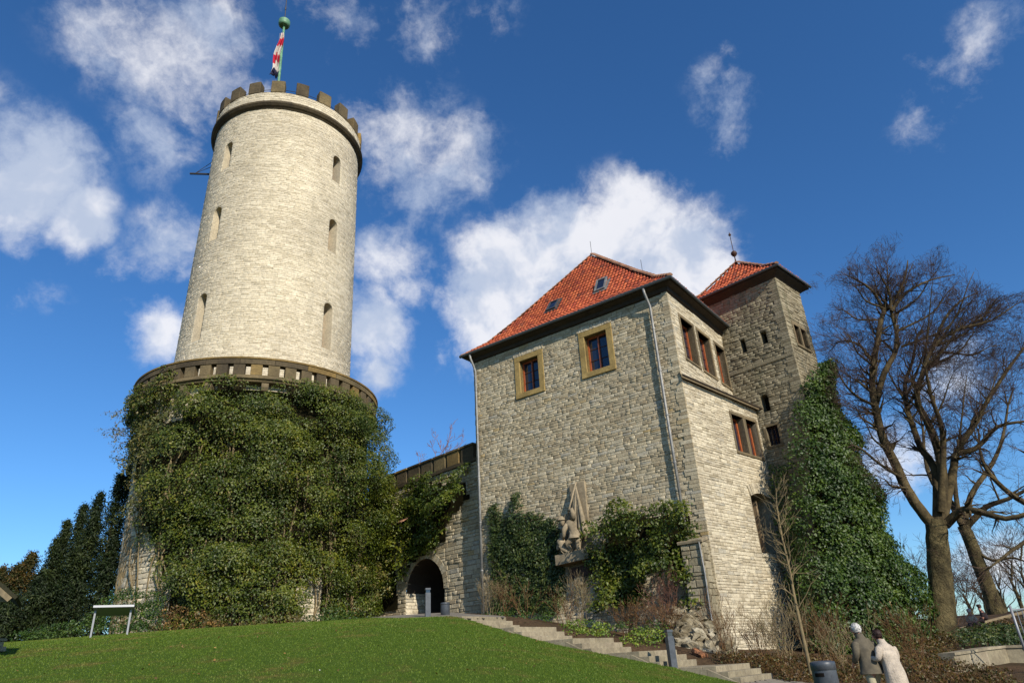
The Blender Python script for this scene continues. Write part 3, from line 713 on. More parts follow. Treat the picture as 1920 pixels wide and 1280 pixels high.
# segmental arch of voussoirs over the low opening
op = ops_l[2]; uc = (op.u0+op.u1)/2; R = 2.1; cv = 7.75-R
for k in range(22):
    a = rad(66)+rad(48)*(k+.5)/22; c, s_ = math.cos(a), math.sin(a); t = rad(48)/22*.5*.86; P = []
    for w_ in (-.15, .055+random.uniform(0, .02)):
        for r, aa in ((R, a-t), (R+.45, a-t), (R+.45, a+t), (R, a+t)): P.append(C0+g2*(uc-.0+r*math.cos(aa)*1.0)+Z*(cv+r*math.sin(aa))+NRL*w_)
    meshobj('arch_stone', P, BOXF, 'light_stone', wl)
MB().box(C0, g2, Z, NRL, 3.9, 5.7, 5.1, 7.8, -1.3, -.9).build('opening_back', 'brown_plaster', hs)
MB().box(C0, g2, Z, NRL, 4.85, 5.0, 5.2, 7.5, -.9, -.3).build('inner_pier', 'brown_plaster', hs)
MB().box(C0, g2, Z, NRL, 3.88, 5.68, 5.06, 5.2, -.5, .05).build('opening_sill', 'light_stone', hs)
# ledge above the splayed wall
P = [C0+NF*.12-g2*.0+NRL*.08+Z*12.14, C0+g2*6.2+NRL*.16+Z*11.96, C0+h2*6.5+Z*12.42, C0+NF*.1+Z*12.34]
P = P+[p-Z*.09 for p in P]
meshobj('string_course', P, [(0,1,2,3),(7,6,5,4),(0,4,5,1),(1,5,6,2),(2,6,7,3),(3,7,4,0)], 'brown_stone', hs)
MB().tube([C0+NF*.2+NRL*.2+Z*12.08, C0+g2*6.25+NRL*.3+Z*11.9], .045, 8).build('ledge_gutter', 'wood_and_shade', hs)
# eaves, gutter, roof
OV = .46; ZE = 16.62
def eave_loop(off, z): return [C0-h1*off-h2*off+Z*z, L0+h1*off-h2*off+Z*z, L0+h1*off+h2*(7.7+off)+Z*z, C0-h1*off+h2*(7.7+off)+Z*z]
def ring_prism(a, b, name, m, parent):
    V = a+b; F = [(i, (i+1)%4, (i+1)%4+4, i+4) for i in range(4)]; return meshobj(name, V, F, m, parent)
ring_prism(eave_loop(.0, 16.2), eave_loop(.12, 16.24), 'cornice', 'wood_and_shade', hs)
ring_prism(eave_loop(.12, 16.24), eave_loop(.16, 16.4), 'cornice', 'wood_and_shade', hs)
ring_prism(eave_loop(.16, 16.4), eave_loop(OV-.03, 16.5), 'soffit', 'wood_and_shade', hs)
ring_prism(eave_loop(OV-.03, 16.5), eave_loop(OV, ZE), 'fascia', 'wood_and_shade', hs)
lp = eave_loop(OV+.05, ZE-.04); mbg = MB()
mbg.tube([lp[1], lp[0], lp[3]], .085, 8); mbg.build('gutter', 'lead', hs)
AP = C0+h1*5.6+h2*(4.0)                                              # apex
bf = 4.0+OV; bs = 5.6+OV; bl = 11.3-5.6+OV; bb = 7.7-4.0+OV; ZA = 22.45
def prof(b): return [(0, ZE), (1.05, ZE+.80), (2.0, ZE+.80+(ZA-ZE-.8)*(.95/(b-1.05))*.93), (b, ZA)]
roof = thing('roof', None, None); COL.objects.unlink(roof); roof = bpy.data.objects.new('roof', None); roof.location = (AP[0], AP[1], ZE); link(roof, hs)
def roof_plane(E, U, B, pf, wl_, wr_, pl, pr, name='roof_deck'):
    V = []; F = []
    for b, z in pf:
        lo = float(np.interp(z, [p[1] for p in pl], [p[0] for p in pl])); hi = wr_-float(np.interp(z, [p[1] for p in pr], [p[0] for p in pr]))
        V += [E+U*lo+B*b+Z*(z-.02), E+U*hi+B*b+Z*(z-.02)]
    for i in range(len(pf)-1): F.append((2*i, 2*i+1, 2*i+3, 2*i+2))
    meshobj(name, V, F, 'tile', roof_parent)
    return lambda z: float(np.interp(z, [p[1] for p in pl], [p[0] for p in pl])), lambda z: wr_-float(np.interp(z, [p[1] for p in pr], [p[0] for p in pr]))
roof_parent = roof
pf, ps, pl_, pb_ = prof(bf), prof(bs), prof(bl), prof(bb)
W = 11.3+2*OV; D = 7.7+2*OV
E = C0-h1*OV-h2*OV
lo, hi = roof_plane(E, h1, h2, pf, 0, W, ps, pl_); St = tiled_face(E, h1, h2, pf, lo, hi)
used = pieces(roof, 'roof_tile', St, 'tile', 290, TV, TF, 't', 'roof_tiling')
E2 = C0-h1*OV-h2*OV
lo, hi = roof_plane(E2, h2, h1, ps, 0, D, pf, pb_); St = tiled_face(E2, h2, h1, ps, lo, hi)
E3 = L0+h1*OV-h2*OV
lo, hi = roof_plane(E3, h2, -h1, pl_, 0, D, pf, pb_); St += tiled_face(E3, h2, -h1, pl_, lo, hi)
E4 = C0-h1*OV+h2*(7.7+OV)
lo, hi = roof_plane(E4, h1, -h2, pb_, 0, W, ps, pl_)
pieces(roof, 'roof_tile', St, 'tile', 0, TV, TF, 't', 'side_roof_tiling')
def hipline(E, U, B, pf, fn): return [E+U*fn(z)+B*b+Z*z for b, z in pf]
zz = lambda pr: (lambda z: float(np.interp(z, [p[1] for p in pr], [p[0] for p in pr])))
ridge_caps(roof, hipline(E, h1, h2, pf, zz(ps))); ridge_caps(roof, hipline(E, h1, h2, pf, lambda z: W-zz(pl_)(z)), .075, lift=.02)
for q in (AP+Z*ZA, AP-h1*2.9+Z*(ZA-2.5)):
    MB().tube([q, q+Z*.95], .012, 4).build('lightning_rod', 'iron', roof)
# small dormer cheek breaking the right hip
dq = C0+h1*1.6+h2*2.4
# skylights
def on_front(u, b):
    z = float(np.interp(b, [p[0] for p in pf], [p[1] for p in pf])); i = 0
    for k in range(len(pf)-1):
        if pf[k][0] <= b: i = k
    d = nrm(np.array(pf[i+1])-np.array(pf[i])); sl = h2*d[0]+Z*d[1]; nn = nrm(np.cross(h1, sl)); nn = nn if nn[2] > 0 else -nn
    return E+h1*u+h2*b+Z*z, sl, nn
for u, b, pale, wdt, hgt in ((3.55+OV, 1.62, True, .62, .95), (6.55+OV, 1.62, False, .62, .9)):
    o, sl, nn = on_front(u, b); sk = MB()
    tl = nrm(sl+nn*(.16 if pale else .0)); tn = nrm(np.cross(h1, tl)); tn = tn if tn[2] > 0 else -tn
    for a, c, d, e in ((0,.09,0,hgt),(wdt-.09,wdt,0,hgt),(.09,wdt-.09,0,.09),(.09,wdt-.09,hgt-.09,hgt)): sk.box(o+nn*.1, h1, tl, tn, a, c, d, e, -.02, .06)
    s_ = sk.build('skylight', 'zinc' if pale else 'lead', roof)
    # sub-part level reached: glass and flashing are named neighbours under the roof
    MB().box(o+nn*.1, h1, tl, tn, .09, wdt-.09, .09, hgt-.09, 0, .02).build('skylight_pane', 'glass', roof)
    MB().box(o, h1, sl, nn, -.1, wdt+.1, -.14, hgt+.12, .01, .085).build('flashing', 'zinc' if pale else 'lead', roof)
# downpipes
def pipe(parent, pts, r=.055, name='downpipe', clips=(), m='zinc'):
    o = MB().tube(pts, r, 10).build(name, m, parent, True)
    for p in clips: MB().tube([p-Z*.03, p+Z*.03], r+.018, 10).build('pipe_clip', m, parent)
g_ = lambda u, z, w_: C0+h1*u+NF*w_+Z*z
pipe(hs, [g_(.85,16.5,.5), g_(.84,16.3,.47), g_(.82,15.95,.3), g_(.80,15.7,.17), g_(.80,10,.17), g_(.78,5.75,.17)], .06, clips=[g_(.80,z,.17) for z in (14.6,12.6,10.6,8.6,6.8)])
pipe(hs, [g_(11.12,16.5,.5), g_(11.12,16.3,.47), g_(11.06,15.9,.3), g_(11.05,15.6,.17), g_(11.05,10,.17), g_(11.05,3.75,.17)], .06, clips=[g_(11.05,z,.17) for z in (14.4,12.2,10,7.8,5.6)])

# ------------------------------------------------------------------ THE SQUARE STAIR TOWER
st = thing('square_tower', 'slender square stone tower with small red tiled pyramid roof', 'tower', (T0[0], T0[1], 1.4))
NT2 = -g2
FL2 = planar(T0, -g1, NT2); FR2 = planar(K0, g2, -g1)
ops_a = [Op(2.06, 2.34, 14.98, 15.6), Op(.95, 1.2, 14.9, 15.62), Op(1.33, 1.72, 11.7, 12.55, .2), Op(1.3, 1.86, 10.05, 10.95)]
ops_b = [Op(.72, 1.3, 14.72, 15.75), Op(1.42, 2.0, 14.72, 15.75)]
V, Q, S = masonry(FL2, -.9, 3.4, .8, 18.25, ops_a, (.10, .19), (.2, .5), (.012, .045), 60, .015)
mb = MB()
for op in ops_a: opening_reveal(FL2, op, .45, mb)
V2, Q2, S2 = masonry(FR2, 0, 2.65, .8, 18.25, ops_b, (.12, .22), (.25, .6), (.015, .05), 60, .018, margin=.1)
for op in ops_b: opening_reveal(FR2, op, .45, mb)
mb.add(V2, Q2)
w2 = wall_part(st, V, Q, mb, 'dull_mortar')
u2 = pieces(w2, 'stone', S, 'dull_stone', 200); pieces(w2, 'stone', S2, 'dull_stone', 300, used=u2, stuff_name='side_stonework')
meshobj('rear_wall', [p+Z*z for z in (.8, 18.25) for p in (K0+g2*2.65, K0+g2*2.65+g1*4.3, T0+g1*.9)], [(0,1,4,3),(1,2,5,4)], 'dull_mortar', st)
MB().box(T0, -g1, Z, NT2, -.9, 3.4, 13.95, 14.1, -.1, .07).build('string_course', 'dull_stone', st)
z = .8; k = 0
while z < 18.:
    h = random.uniform(.1, .2); MB().box(K0, g1, Z, NT2, -.03, random.uniform(.25, .55), z, z+h-.016, -.1, .045+random.uniform(0, .015)).build('quoin', 'dull_stone', w2); z += h; k += 1
for op in ops_a[:3]: MB().box(T0, -g1, Z, NT2, op.u0-.05, op.u1+.05, op.v0-.05, op.v1+.05, -.5, -.45).build('slit_back', 'dark', st)  # near-black panel paints the darkness inside each slit
surround(st, FL2, ops_a[3], 'brown_stone', .14, .14, .12, .04, .2); window(st, FL2, ops_a[3], .2, 'bar', 3, 3, .04, mull=.035)
for op in ops_b: window(st, FR2, op, .2, 'bar', 1, 2, .06)
o, U, Vv, N = FR2(0, 0)
for nm, a, b, c, d in (('lintel', .58, 2.14, 15.75, 15.92), ('sill', .58, 2.14, 14.6, 14.72), ('mullion', 1.3, 1.42, 14.72, 15.75), ('jamb', .58, .72, 14.72, 15.75), ('jamb', 2.0, 2.14, 14.72, 15.75)):
    MB().box(o, U, Vv, N, a, b, c, d, -.25, .06).build(nm, 'brown_stone', st)
OV2 = .42; W2 = 4.3+2*OV2; D2 = 2.65+2*OV2; CN = K0                     # corner nearest the viewer; width runs along g1, depth along g2
def loop2(off, z): return [CN-g1*off-g2*off+Z*z, CN+g1*(4.3+off)-g2*off+Z*z, CN+g1*(4.3+off)+g2*(2.65+off)+Z*z, CN-g1*off+g2*(2.65+off)+Z*z]
ring_prism(loop2(0, 18.08), loop2(.14, 18.2), 'cornice', 'wood_and_shade', st); ring_prism(loop2(.14, 18.2), loop2(OV2-.03, 18.34), 'soffit', 'wood_and_shade', st); ring_prism(loop2(OV2-.03, 18.34), loop2(OV2, 18.55), 'fascia', 'wood_and_shade', st)
lp2 = loop2(OV2+.05, 18.46); MB().tube([lp2[1], lp2[0], lp2[3]], .07, 8).build('gutter', 'lead', st)
roof2 = bpy.data.objects.new('roof', None); roof2.location = (CN[0], CN[1], 18.5); link(roof2, st); roof_parent = roof2
ZE2, ZA2 = 18.5, 20.6
def prof2(b): return [(0, ZE2), (b*.3, ZE2+(ZA2-ZE2)*.22), (b, ZA2)]
ax_ = 2.35+OV2; ay_ = D2/2
pF, pS, pL, pB = prof2(ay_), prof2(ax_), prof2(W2-ax_), prof2(D2-ay_)
E = CN-g1*OV2-g2*OV2
lo, hi = roof_plane(E, g1, g2, pF, 0, W2, pS, pL); St = tiled_face(E, g1, g2, pF, lo, hi)
lo, hi = roof_plane(E, g2, g1, pS, 0, D2, pF, pB); St2 = tiled_face(E, g2, g1, pS, lo, hi)
Eb = CN-g1*OV2+g2*(2.65+OV2); lo, hi = roof_plane(Eb, g1, -g2, pB, 0, W2, pS, pL)
El = CN+g1*(4.3+OV2)-g2*OV2; lo, hi = roof_plane(El, g2, -g1, pL, 0, D2, pF, pB)
pieces(roof2, 'roof_tile', St, 'tile', 250, TV, TF, 't', 'roof_tiling'); pieces(roof2, 'roof_tile', St2, 'tile', 0, TV, TF, 't', 'side_roof_tiling')
ridge_caps(roof2, hipline(E, g1, g2, pF, zz(pS)), .11); ridge_caps(roof2, hipline(E, g1, g2, pF, lambda z: W2-zz(pL)(z)), .09)
ap2 = E+g1*ax_+g2*ay_+Z*ZA2
MB().lathe(ap2, [(0,-.1),(.13,-.1),(.05,.05),(.03,.3),(.03,.42),(.10,.47),(.16,.57),(.17,.63),(.13,.72),(.04,.78),(.02,.8),(.018,1.75),(.07,1.8),(.075,1.86),(.03,1.92),(0,2.05)], 14).build('finial', M and 'bar', roof2, True)
pq = T0+g1*.75-g2*.55
MB().tube([pq+Z*18.4, pq+g2*.4+Z*17.9, pq+g2*.42+Z*12.5], .05, 8).build('downpipe', 'zinc', st)

# ------------------------------------------------------------------ GATE WALL
G0 = L0+h2*.4
gw = thing('gate_wall', 'stone curtain wall with arched gateway and dark battlements', 'wall', (G0[0], G0[1], 3.7))
FG = planar(G0, g1, -g2)
og = Op(3.15, 6.45, 3.0, 6.85, 1.65)
V, Q, S = masonry(FG, -.6, 11.5, 2.8, 11.05, [og], (.14, .24), (.28, .7), (.015, .06), 60, .018)
mb = MB(); ps_g = MB(); opening_reveal(FG, og, 6., ps_g, -.02); ps_g.build('passage', 'wood_and_shade', gw)  # passage walls coloured dark to paint the shade under the arch
wg = wall_part(gw, V, Q, mb, 'mortar'); pieces(wg, 'stone', S, 'stone', 250)
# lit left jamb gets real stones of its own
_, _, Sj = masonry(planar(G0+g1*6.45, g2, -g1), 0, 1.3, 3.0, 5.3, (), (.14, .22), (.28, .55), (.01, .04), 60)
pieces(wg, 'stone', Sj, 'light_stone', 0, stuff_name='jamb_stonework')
MB().box(G0, g1, Z, -g2, -.6, 9.2, 11.05, 11.22, -.6, .14).build('string_course', 'dark_sandstone', gw)
MB().box(G0, g1, Z, -g2, -.6, 9.2, 2.8, 11.05, -6.4, -6.0).build('passage_end', 'dark', gw)  # near-black end wall paints the dark depth of the passage
MB().box(G0, g1, Z, -g2, 2.6, 7.0, 6.9, 7.2, -6.0, -.1).build('passage_vault', 'mortar', gw)
MB().box(G0, g1, Z, -g2, -.6, 9.2, 10.9, 11.04, -1.2, -.02).build('wall_walk', 'mortar', gw)
u = .55
for k in range(8):
    wd = 1.02+random.uniform(-.06, .06); o = MB().box(G0, g1, Z, -g2, u, u+wd, 11.22, 11.95, -.42, .10).build('merlon', 'dark_sandstone', gw); bevel(o, .03, 2)
    MB().box(G0, g1, Z, -g2, u-.03, u+wd+.03, 11.95, 12.05, -.46, .15).build('merlon_cap', 'dark_sandstone', gw)
    u += wd+.17
for k in range(23):
    a = math.pi*(k+.5)/23; t = math.pi/23*.44; uc = (og.u0+og.u1)/2; P = []
    for w_ in (-.2, .05+random.uniform(0, .02)):
        for r, aa in ((1.65, a-t), (2.0, a-t), (2.0, a+t), (1.65, a+t)): P.append(G0+g1*(uc+r*math.cos(aa))+Z*(5.2+r*math.sin(aa))-g2*w_)
    meshobj('arch_stone', P, BOXF, 'stone', wg)
# little tiled canopy with a lantern above the gate
cq = G0+g1*6.3-g2*.05+Z*9.2
cn = thing('gate_canopy', 'small tiled canopy jutting from ivy above the gateway', 'canopy', tuple(cq))
for i in range(4):
    for j in range(3):
        c = cq+g1*(-.55+.28*i)-g2*(.15+.22*j)-Z*(.13*j)
        MB().box(c, g1, nrm(-g2-Z*.55), nrm(Z-g2*.55), 0, .26, 0, .26, 0, .03+.008*j).build('roof_tile', 'ridge', cn)
MB().box(cq, g1, -g2, Z, -.55, .55, 0, .08, -.5, -.05).build('bracket', 'timber', cn)
ln = thing('lantern', 'small grey lantern hanging under the gate canopy', 'lantern', tuple(cq-g2*.5-Z*.75))
lq = cq-g2*.5-Z*.75
MB().lathe(lq, [(0,.38),(.03,.36),(.05,.3),(.14,.2),(.15,.18),(.0,.18)], 6).build('cap', 'galv', ln); MB().lathe(lq, [(.12,.18),(.08,-.12),(0,-.14)], 6).build('glass_body', 'glass', ln)
MB().tube([lq+Z*.36, lq+Z*.62], .01, 4).build('hook', 'iron', ln)

# ------------------------------------------------------------------ STAIR
stair = thing('stone_stair', None, None, (S0[0], S0[1], .9)); stair['kind'] = 'structure'
ts = [0, .27, .55, 2.02, 2.29, 2.57, 4.0, 4.28, 4.56, 6.02, 6.31, 6.60, 8.06, 8.34, 8.62]
zs_ = [1.04, 1.17, 1.30, 1.46, 1.60, 1.73, 1.88, 2.02, 2.16, 2.31, 2.45, 2.60, 2.76, 2.91, 3.05]
for i, (t, z) in enumerate(zip(ts, zs_)):
    run = (ts[i+1]-t) if i < 14 else .9
    jn = random.uniform(.9, 1.3)
    for a, b in ((0, jn-.004), (jn+.004, 2.24)):
        for c, d in (((t, t+min(run, .34)+.02),) if run < .5 else ((t, t+.36), (t+.365, t+.95), (t+.955, t+run+.02))):
            rr = .16 if c == t else .08
            bevel(MB().box(S0, h2, h1, Z, a+random.uniform(-.006, .006), b, c+random.uniform(-.004, .004), d, z-rr-.05, z).build('step', 'concrete', stair), .008, 1)
for i in range(5):                                                   # sloping edging stones against the lawn
    ta, tb = ts[3*i], ts[3*i]+.75; za, zb = zs_[3*i]-.12, zs_[3*i]+.22
    t2 = ts[3*i+3] if i < 4 else 9.4; z2 = (zs_[3*i+3]-.12) if i < 4 else 3.1
    for (a, b, za_, zb_) in ((ta-.1, tb, za, zb+.03), (tb+.01, t2-.11, zb+.03, z2)):
        P = []
        for u_ in (-.11, -.012):
            P += [S0+h1*a+h2*u_+Z*(za_-.25), S0+h1*b+h2*u_+Z*(zb_-.25), S0+h1*b+h2*u_+Z*(zb_-.05), S0+h1*a+h2*u_+Z*(za_-.05)]
        meshobj('edging_stone', P, BOXF, 'concrete', stair)

# ------------------------------------------------------------------ LEAVES
LF = [(0,1,2),(0,2,3)]
def leaves(name, P, N, size, m, parent=None, jitter=.5, asp=.8, kind='stuff', fold=.12):
    """P (n,3) points, N (n,3) facing; every leaf is a small folded diamond"""
    n = len(P)
    if n == 0: return
    N = N/np.maximum(np.linalg.norm(N, axis=1), 1e-6)[:, None]+RNG.normal(0, jitter, (n, 3)); N /= np.linalg.norm(N, axis=1)[:, None]
    r = RNG.normal(0, 1, (n, 3)); r[:, 2] -= .8; T = r-N*np.einsum('ij,ij->i', r, N)[:, None]; T /= np.linalg.norm(T, axis=1)[:, None]
    Bn = np.cross(N, T); s = (size*RNG.uniform(.6, 1.3, n))[:, None]
    V = np.stack([P-T*s*.5, P+Bn*s*.42*asp+N*s*fold, P+T*s*.6, P-Bn*s*.42*asp+N*s*fold], 1)
    return bigmesh(name, V, 4, LF, m, parent, kind)
def clump_leaves(cen, nrmv, rad_, per, up=.35, squash=(1, 1, .62)):
    """leaves over the sunny outside of each rounded tuft; tufts overlap like shingles"""
    Ps = []; Ns = []
    for c, n, r in zip(cen, nrmv, rad_):
        k = max(8, int(per*r*r)); d = RNG.normal(0, 1, (k, 3)); d /= np.linalg.norm(d, axis=1)[:, None]
        f = d@n; d = d[f > -.25]; d = np.where((d[:, 2:3] < -.35) & (RNG.random((len(d), 1)) < .7), -d*np.array([-1, -1, 1.]), d)
        q = RNG.uniform(.72, 1.08, len(d))[:, None]; P = c+d*np.array(squash)*r*q; P[:, 2] -= .25*r*((d@n)**2)
        Ps.append(P); Ns.append(d*.6+n*.55+A3(0, 0, up))
    return np.concatenate(Ps), np.concatenate(Ns)
# fractal field for patchy masks
_g = RNG.normal(0, 1, (64, 64))
def vnoise(x, y):
    x = np.asarray(x, float); y = np.asarray(y, float); xi = np.floor(x).astype(int); yi = np.floor(y).astype(int); fx = x-xi; fy = y-yi
    fx = fx*fx*(3-2*fx); fy = fy*fy*(3-2*fy); g = lambda a, b: _g[a % 64, b % 64]
    return (g(xi, yi)*(1-fx)+g(xi+1, yi)*fx)*(1-fy)+(g(xi, yi+1)*(1-fx)+g(xi+1, yi+1)*fx)*fy
def inpoly(px, py, poly):
    px = np.asarray(px); py = np.asarray(py); r = np.zeros(px.shape, bool); n = len(poly)
    for i in range(n):
        x0, y0 = poly[i]; x1, y1 = poly[(i+1) % n]
        if y0 == y1: continue
        c = ((y0 > py) != (y1 > py)) & (px < (x1-x0)*(py-y0)/(y1-y0)+x0); r ^= c
    return r
# ---- tower ivy: spread over the cylinder in angle and height
def tower_pt(a, z, off): r = np.where(z > 14.6, 6.6, 5.75+(z-3)*.4/11.3)+off; return np.stack([TC[0]+r*np.cos(a), TC[1]+r*np.sin(a), z], -1)
# outline as (degrees round the tower, height)
MAIN = [(-98,3.5),(-98,5.2),(-108,7.2),(-121,8.8),(-134,11),(-136,14),(-122,14.1),(-112,13.4),(-104,13.6),(-98,14.3),(-88,14.8),(-82,15.5),(-76,14.9),(-66,14.6),(-56,15.0),(-50,15.8),(-44,15.1),(-30,15.3),(-10,15.2),(8,14.8),(15,10),(15,3.6),(-28,3.6),(-30,6.0),(-44,5.6),(-46,3.6)]
ti = thing('ivy', 'huge bulging evergreen ivy wrapped around the round tower base', 'ivy', (TC[0]+2, TC[1]-6.5, 3.6))
n = 1650; a = RNG.uniform(-155, 18, n); z = RNG.uniform(3.5, 16.4, n); k = inpoly(a, z, MAIN); a, z = a[k], z[k]
bul = .12+1.05*np.clip(.45+.6*vnoise(a/11., z/1.5)+.4*vnoise(a/5.+9, z/.8), -.1, 1.4)
bul *= np.clip((a+150)/45, .15, 1)
bul = bul*np.clip((15.9-z)/2.5, .35, 1)+np.where((a > -38) & (z > 7.5) & (z < 14.2), .6, 0)*np.clip((a+38)/20, 0, 1)
cen = tower_pt(np.radians(a), z, bul); nr = np.stack([np.cos(np.radians(a)), np.sin(np.radians(a)), 0*a], 1)
rr = RNG.uniform(.28, .95, len(a))
pale = (a < -106+8*vnoise(z/2., z*0)) | ((vnoise(a/7.+30, z/1.6+5) > 1.35) & (z < 12)) | ((a > -14) & (z < 8.5) & (vnoise(a/5., z/3.) > .2))
P, N_ = clump_leaves(cen[~pale], nr[~pale], rr[~pale], 400); leaves('leaves', P, N_, .10, 'ivy', ti, .38)
P, N_ = clump_leaves(cen[pale], nr[pale], rr[pale]*.7, 300); leaves('dusty_leaves', P, N_, .12, 'ivy_pale', ti, .6)
# near-black backing shell, paints the shade in gaps between the leaves
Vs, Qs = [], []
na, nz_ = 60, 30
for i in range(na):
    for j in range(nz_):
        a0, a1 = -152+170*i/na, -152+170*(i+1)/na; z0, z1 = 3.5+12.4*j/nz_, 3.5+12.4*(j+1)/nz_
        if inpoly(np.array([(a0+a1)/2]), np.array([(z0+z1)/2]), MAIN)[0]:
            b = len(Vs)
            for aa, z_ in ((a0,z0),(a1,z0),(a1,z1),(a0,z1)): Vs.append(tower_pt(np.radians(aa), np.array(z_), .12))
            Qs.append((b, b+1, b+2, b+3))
meshobj('dark_backing', np.array(Vs), Qs, 'leaf_gap_shade', ti)
for _ in range(46):                                                  # woody ivy stems showing in the gaps
    a_ = random.uniform(-120, 10); z_ = 3.5; pts = []
    for i in range(14): pts.append(tower_pt(np.array(rad(a_)), np.array(z_), .22+.1*math.sin(i+a_))); a_ += random.gauss(0, 1.8); z_ += random.uniform(.5, .85)
    MB().tube([p for p in pts if p[2] < 14.4], .035, 4, False).build('stem', 'twig_pale', ti)
# trailing shoots and the shaggy overhang at the left of the gallery
LEFT = [(-152,14.0),(-156,15.8),(-140,15.9),(-122,15.6),(-112,16.3),(-107,15.6),(-109,14.2),(-118,13.9),(-124,13.0),(-140,13.2)]
n = 900; a = RNG.uniform(-178, -100, n); z = RNG.uniform(12.4, 16.6, n); k = inpoly(a, z, LEFT) | ((a > -128) & (z > 12.4) & (z < 14.6) & (RNG.random(n) < .5)) | ((a < -140) & (z > 12.6) & (z < 15.4)); a, z = a[k], z[k]
ar = np.radians(a); cen = tower_pt(ar, z, RNG.uniform(0, .35, len(a))-.25); nr = np.stack([np.cos(ar), np.sin(ar), 0*a], 1)
P, N_ = clump_leaves(cen, nr, RNG.uniform(.25, .55, len(a)), 240); hl = RNG.random(len(P)) < .55
leaves('leaves', P[hl], N_[hl], .12, 'ivy', ti, .6); leaves('dusty_leaves', P[~hl], N_[~hl], .11, 'ivy_pale', ti, .7)
def stems(name, pts_list, rads, m, parent, kmain=4):
    mb = MB()
    for p, r in zip(pts_list, rads): mb.tube(p, r, kmain, False)
    return mb.build(name, m, parent)
def seg_prisms(P0, P1, R0, R1, k=3):
    d = P1-P0; L = np.linalg.norm(d, axis=1)[:, None]; d = d/np.maximum(L, 1e-6); ref = np.where(np.abs(d[:, 2:3]) < .9, A3(0, 0, 1), A3(1, 0, 0))
    s = np.cross(d, ref); s /= np.linalg.norm(s, axis=1)[:, None]; b = np.cross(d, s); V = []
    for P_, R_ in ((P0, R0), (P1, R1)):
        for j in range(k):
            an = 2*math.pi*j/k; V.append(P_+(s*math.cos(an)+b*math.sin(an))*R_[:, None])
    return np.stack(V, 1), [(j, (j+1) % k, (j+1) % k+k, j+k) for j in range(k)]
def grow(roots, levels, kids=(3, 5), lenf=.66, ang=(22, 50), steps=4, wig=.16, upb=.08, rend=.35, rmin=.004, envelope=None):
    """roots: (p, dir, length, radius). Returns segment arrays."""
    S0_, S1_, A_, B_ = [], [], [], []; stack = [(np.array(p, float), nrm(d), l, r, 0) for p, d, l, r in roots]
    while stack:
        p, d, l, r, lv = stack.pop(); nodes = []; ns = max(2, steps-(1 if lv > 1 else 0)-(1 if lv > 3 else 0)); cur = p; rr = r; re = max(rmin, r*rend)
        for i in range(ns):
            d = nrm(d+np.array([random.gauss(0, wig), random.gauss(0, wig), random.gauss(0, wig)+upb])); nx = cur+d*l/ns; r2 = r+(re-r)*(i+1)/ns
            S0_.append(cur); S1_.append(nx); A_.append(rr); B_.append(r2); nodes.append((nx, d, r2)); cur = nx; rr = r2
        if lv < levels:
            nk = random.randint(*kids)
            for q in range(nk):
                i = ns-1 if q == 0 else random.randint(max(0, ns//3), ns-1); pp, dd, r3 = nodes[i]
                if envelope is not None and not envelope(pp): continue
                a = rad(random.uniform(*ang))*(0.5 if q == 0 else 1); ax = nrm(np.cross(dd, np.array([random.gauss(0, 1) for _ in range(3)])))
                nd = dd*math.cos(a)+np.cross(ax, dd)*math.sin(a)
                stack.append((pp, nrm(nd), l*lenf*random.uniform(.75, 1.2), max(rmin, r3*(.85 if q == 0 else .62)), lv+1))
    return np.array(S0_), np.array(S1_), np.array(A_), np.array(B_)
def twigs(name, roots, levels, m, parent, k=3, kind='stuff', **kw):
    a, b, c, d = grow(roots, levels, **kw); V, F = seg_prisms(a, b, c, d, k); return bigmesh(name, V, 2*k, F, m, parent, kind), b
# woody shoots leaning out at the tower's left
rt_ = []
for _ in range(16):
    a_ = rad(random.uniform(-176, -150)); z_ = random.uniform(12.8, 15.2); p = tower_pt(np.array(a_), np.array(z_), -.1); rt_.append((p, A3(math.cos(a_), math.sin(a_), random.uniform(-.5, .5)), random.uniform(.5, 1.0), .02))
_, ends = twigs('shoots', rt_, 3, 'twig_pale', ti, kids=(2, 4), upb=-.06, wig=.25)
k = RNG.random(len(ends)) < .5; leaves('dry_leaves', ends[k]+RNG.normal(0, .05, (k.sum(), 3)), RNG.normal(0, 1, (k.sum(), 3)), .10, 'ivy_pale', ti, 1.)
for _ in range(24):                                                  # grey stems on the bare lower left face
    a_ = random.uniform(-148, -124); z_ = 3.6; pts = []
    for i in range(9): pts.append(tower_pt(np.array(rad(a_)), np.array(z_), .03)); a_ += random.uniform(-1., 3.6); z_ += random.uniform(.5, .9)
    MB().tube(pts, [.035-.003*i for i in range(9)], 4, False).build('stem', 'twig_pale', ti)
rt_ = []
for _ in range(10):
    a_ = rad(random.uniform(-12, 8)); p = tower_pt(np.array(a_), np.array(random.uniform(10.5, 14)), 1.); rt_.append((p, A3(.8, -.1, .5), .5, .012))
_, ends = twigs('shoots', rt_, 2, 'twig_brown', ti, kids=(2, 4)); leaves('dry_leaves', ends, RNG.normal(0, 1, ends.shape), .09, 'ivy', ti, 1.)

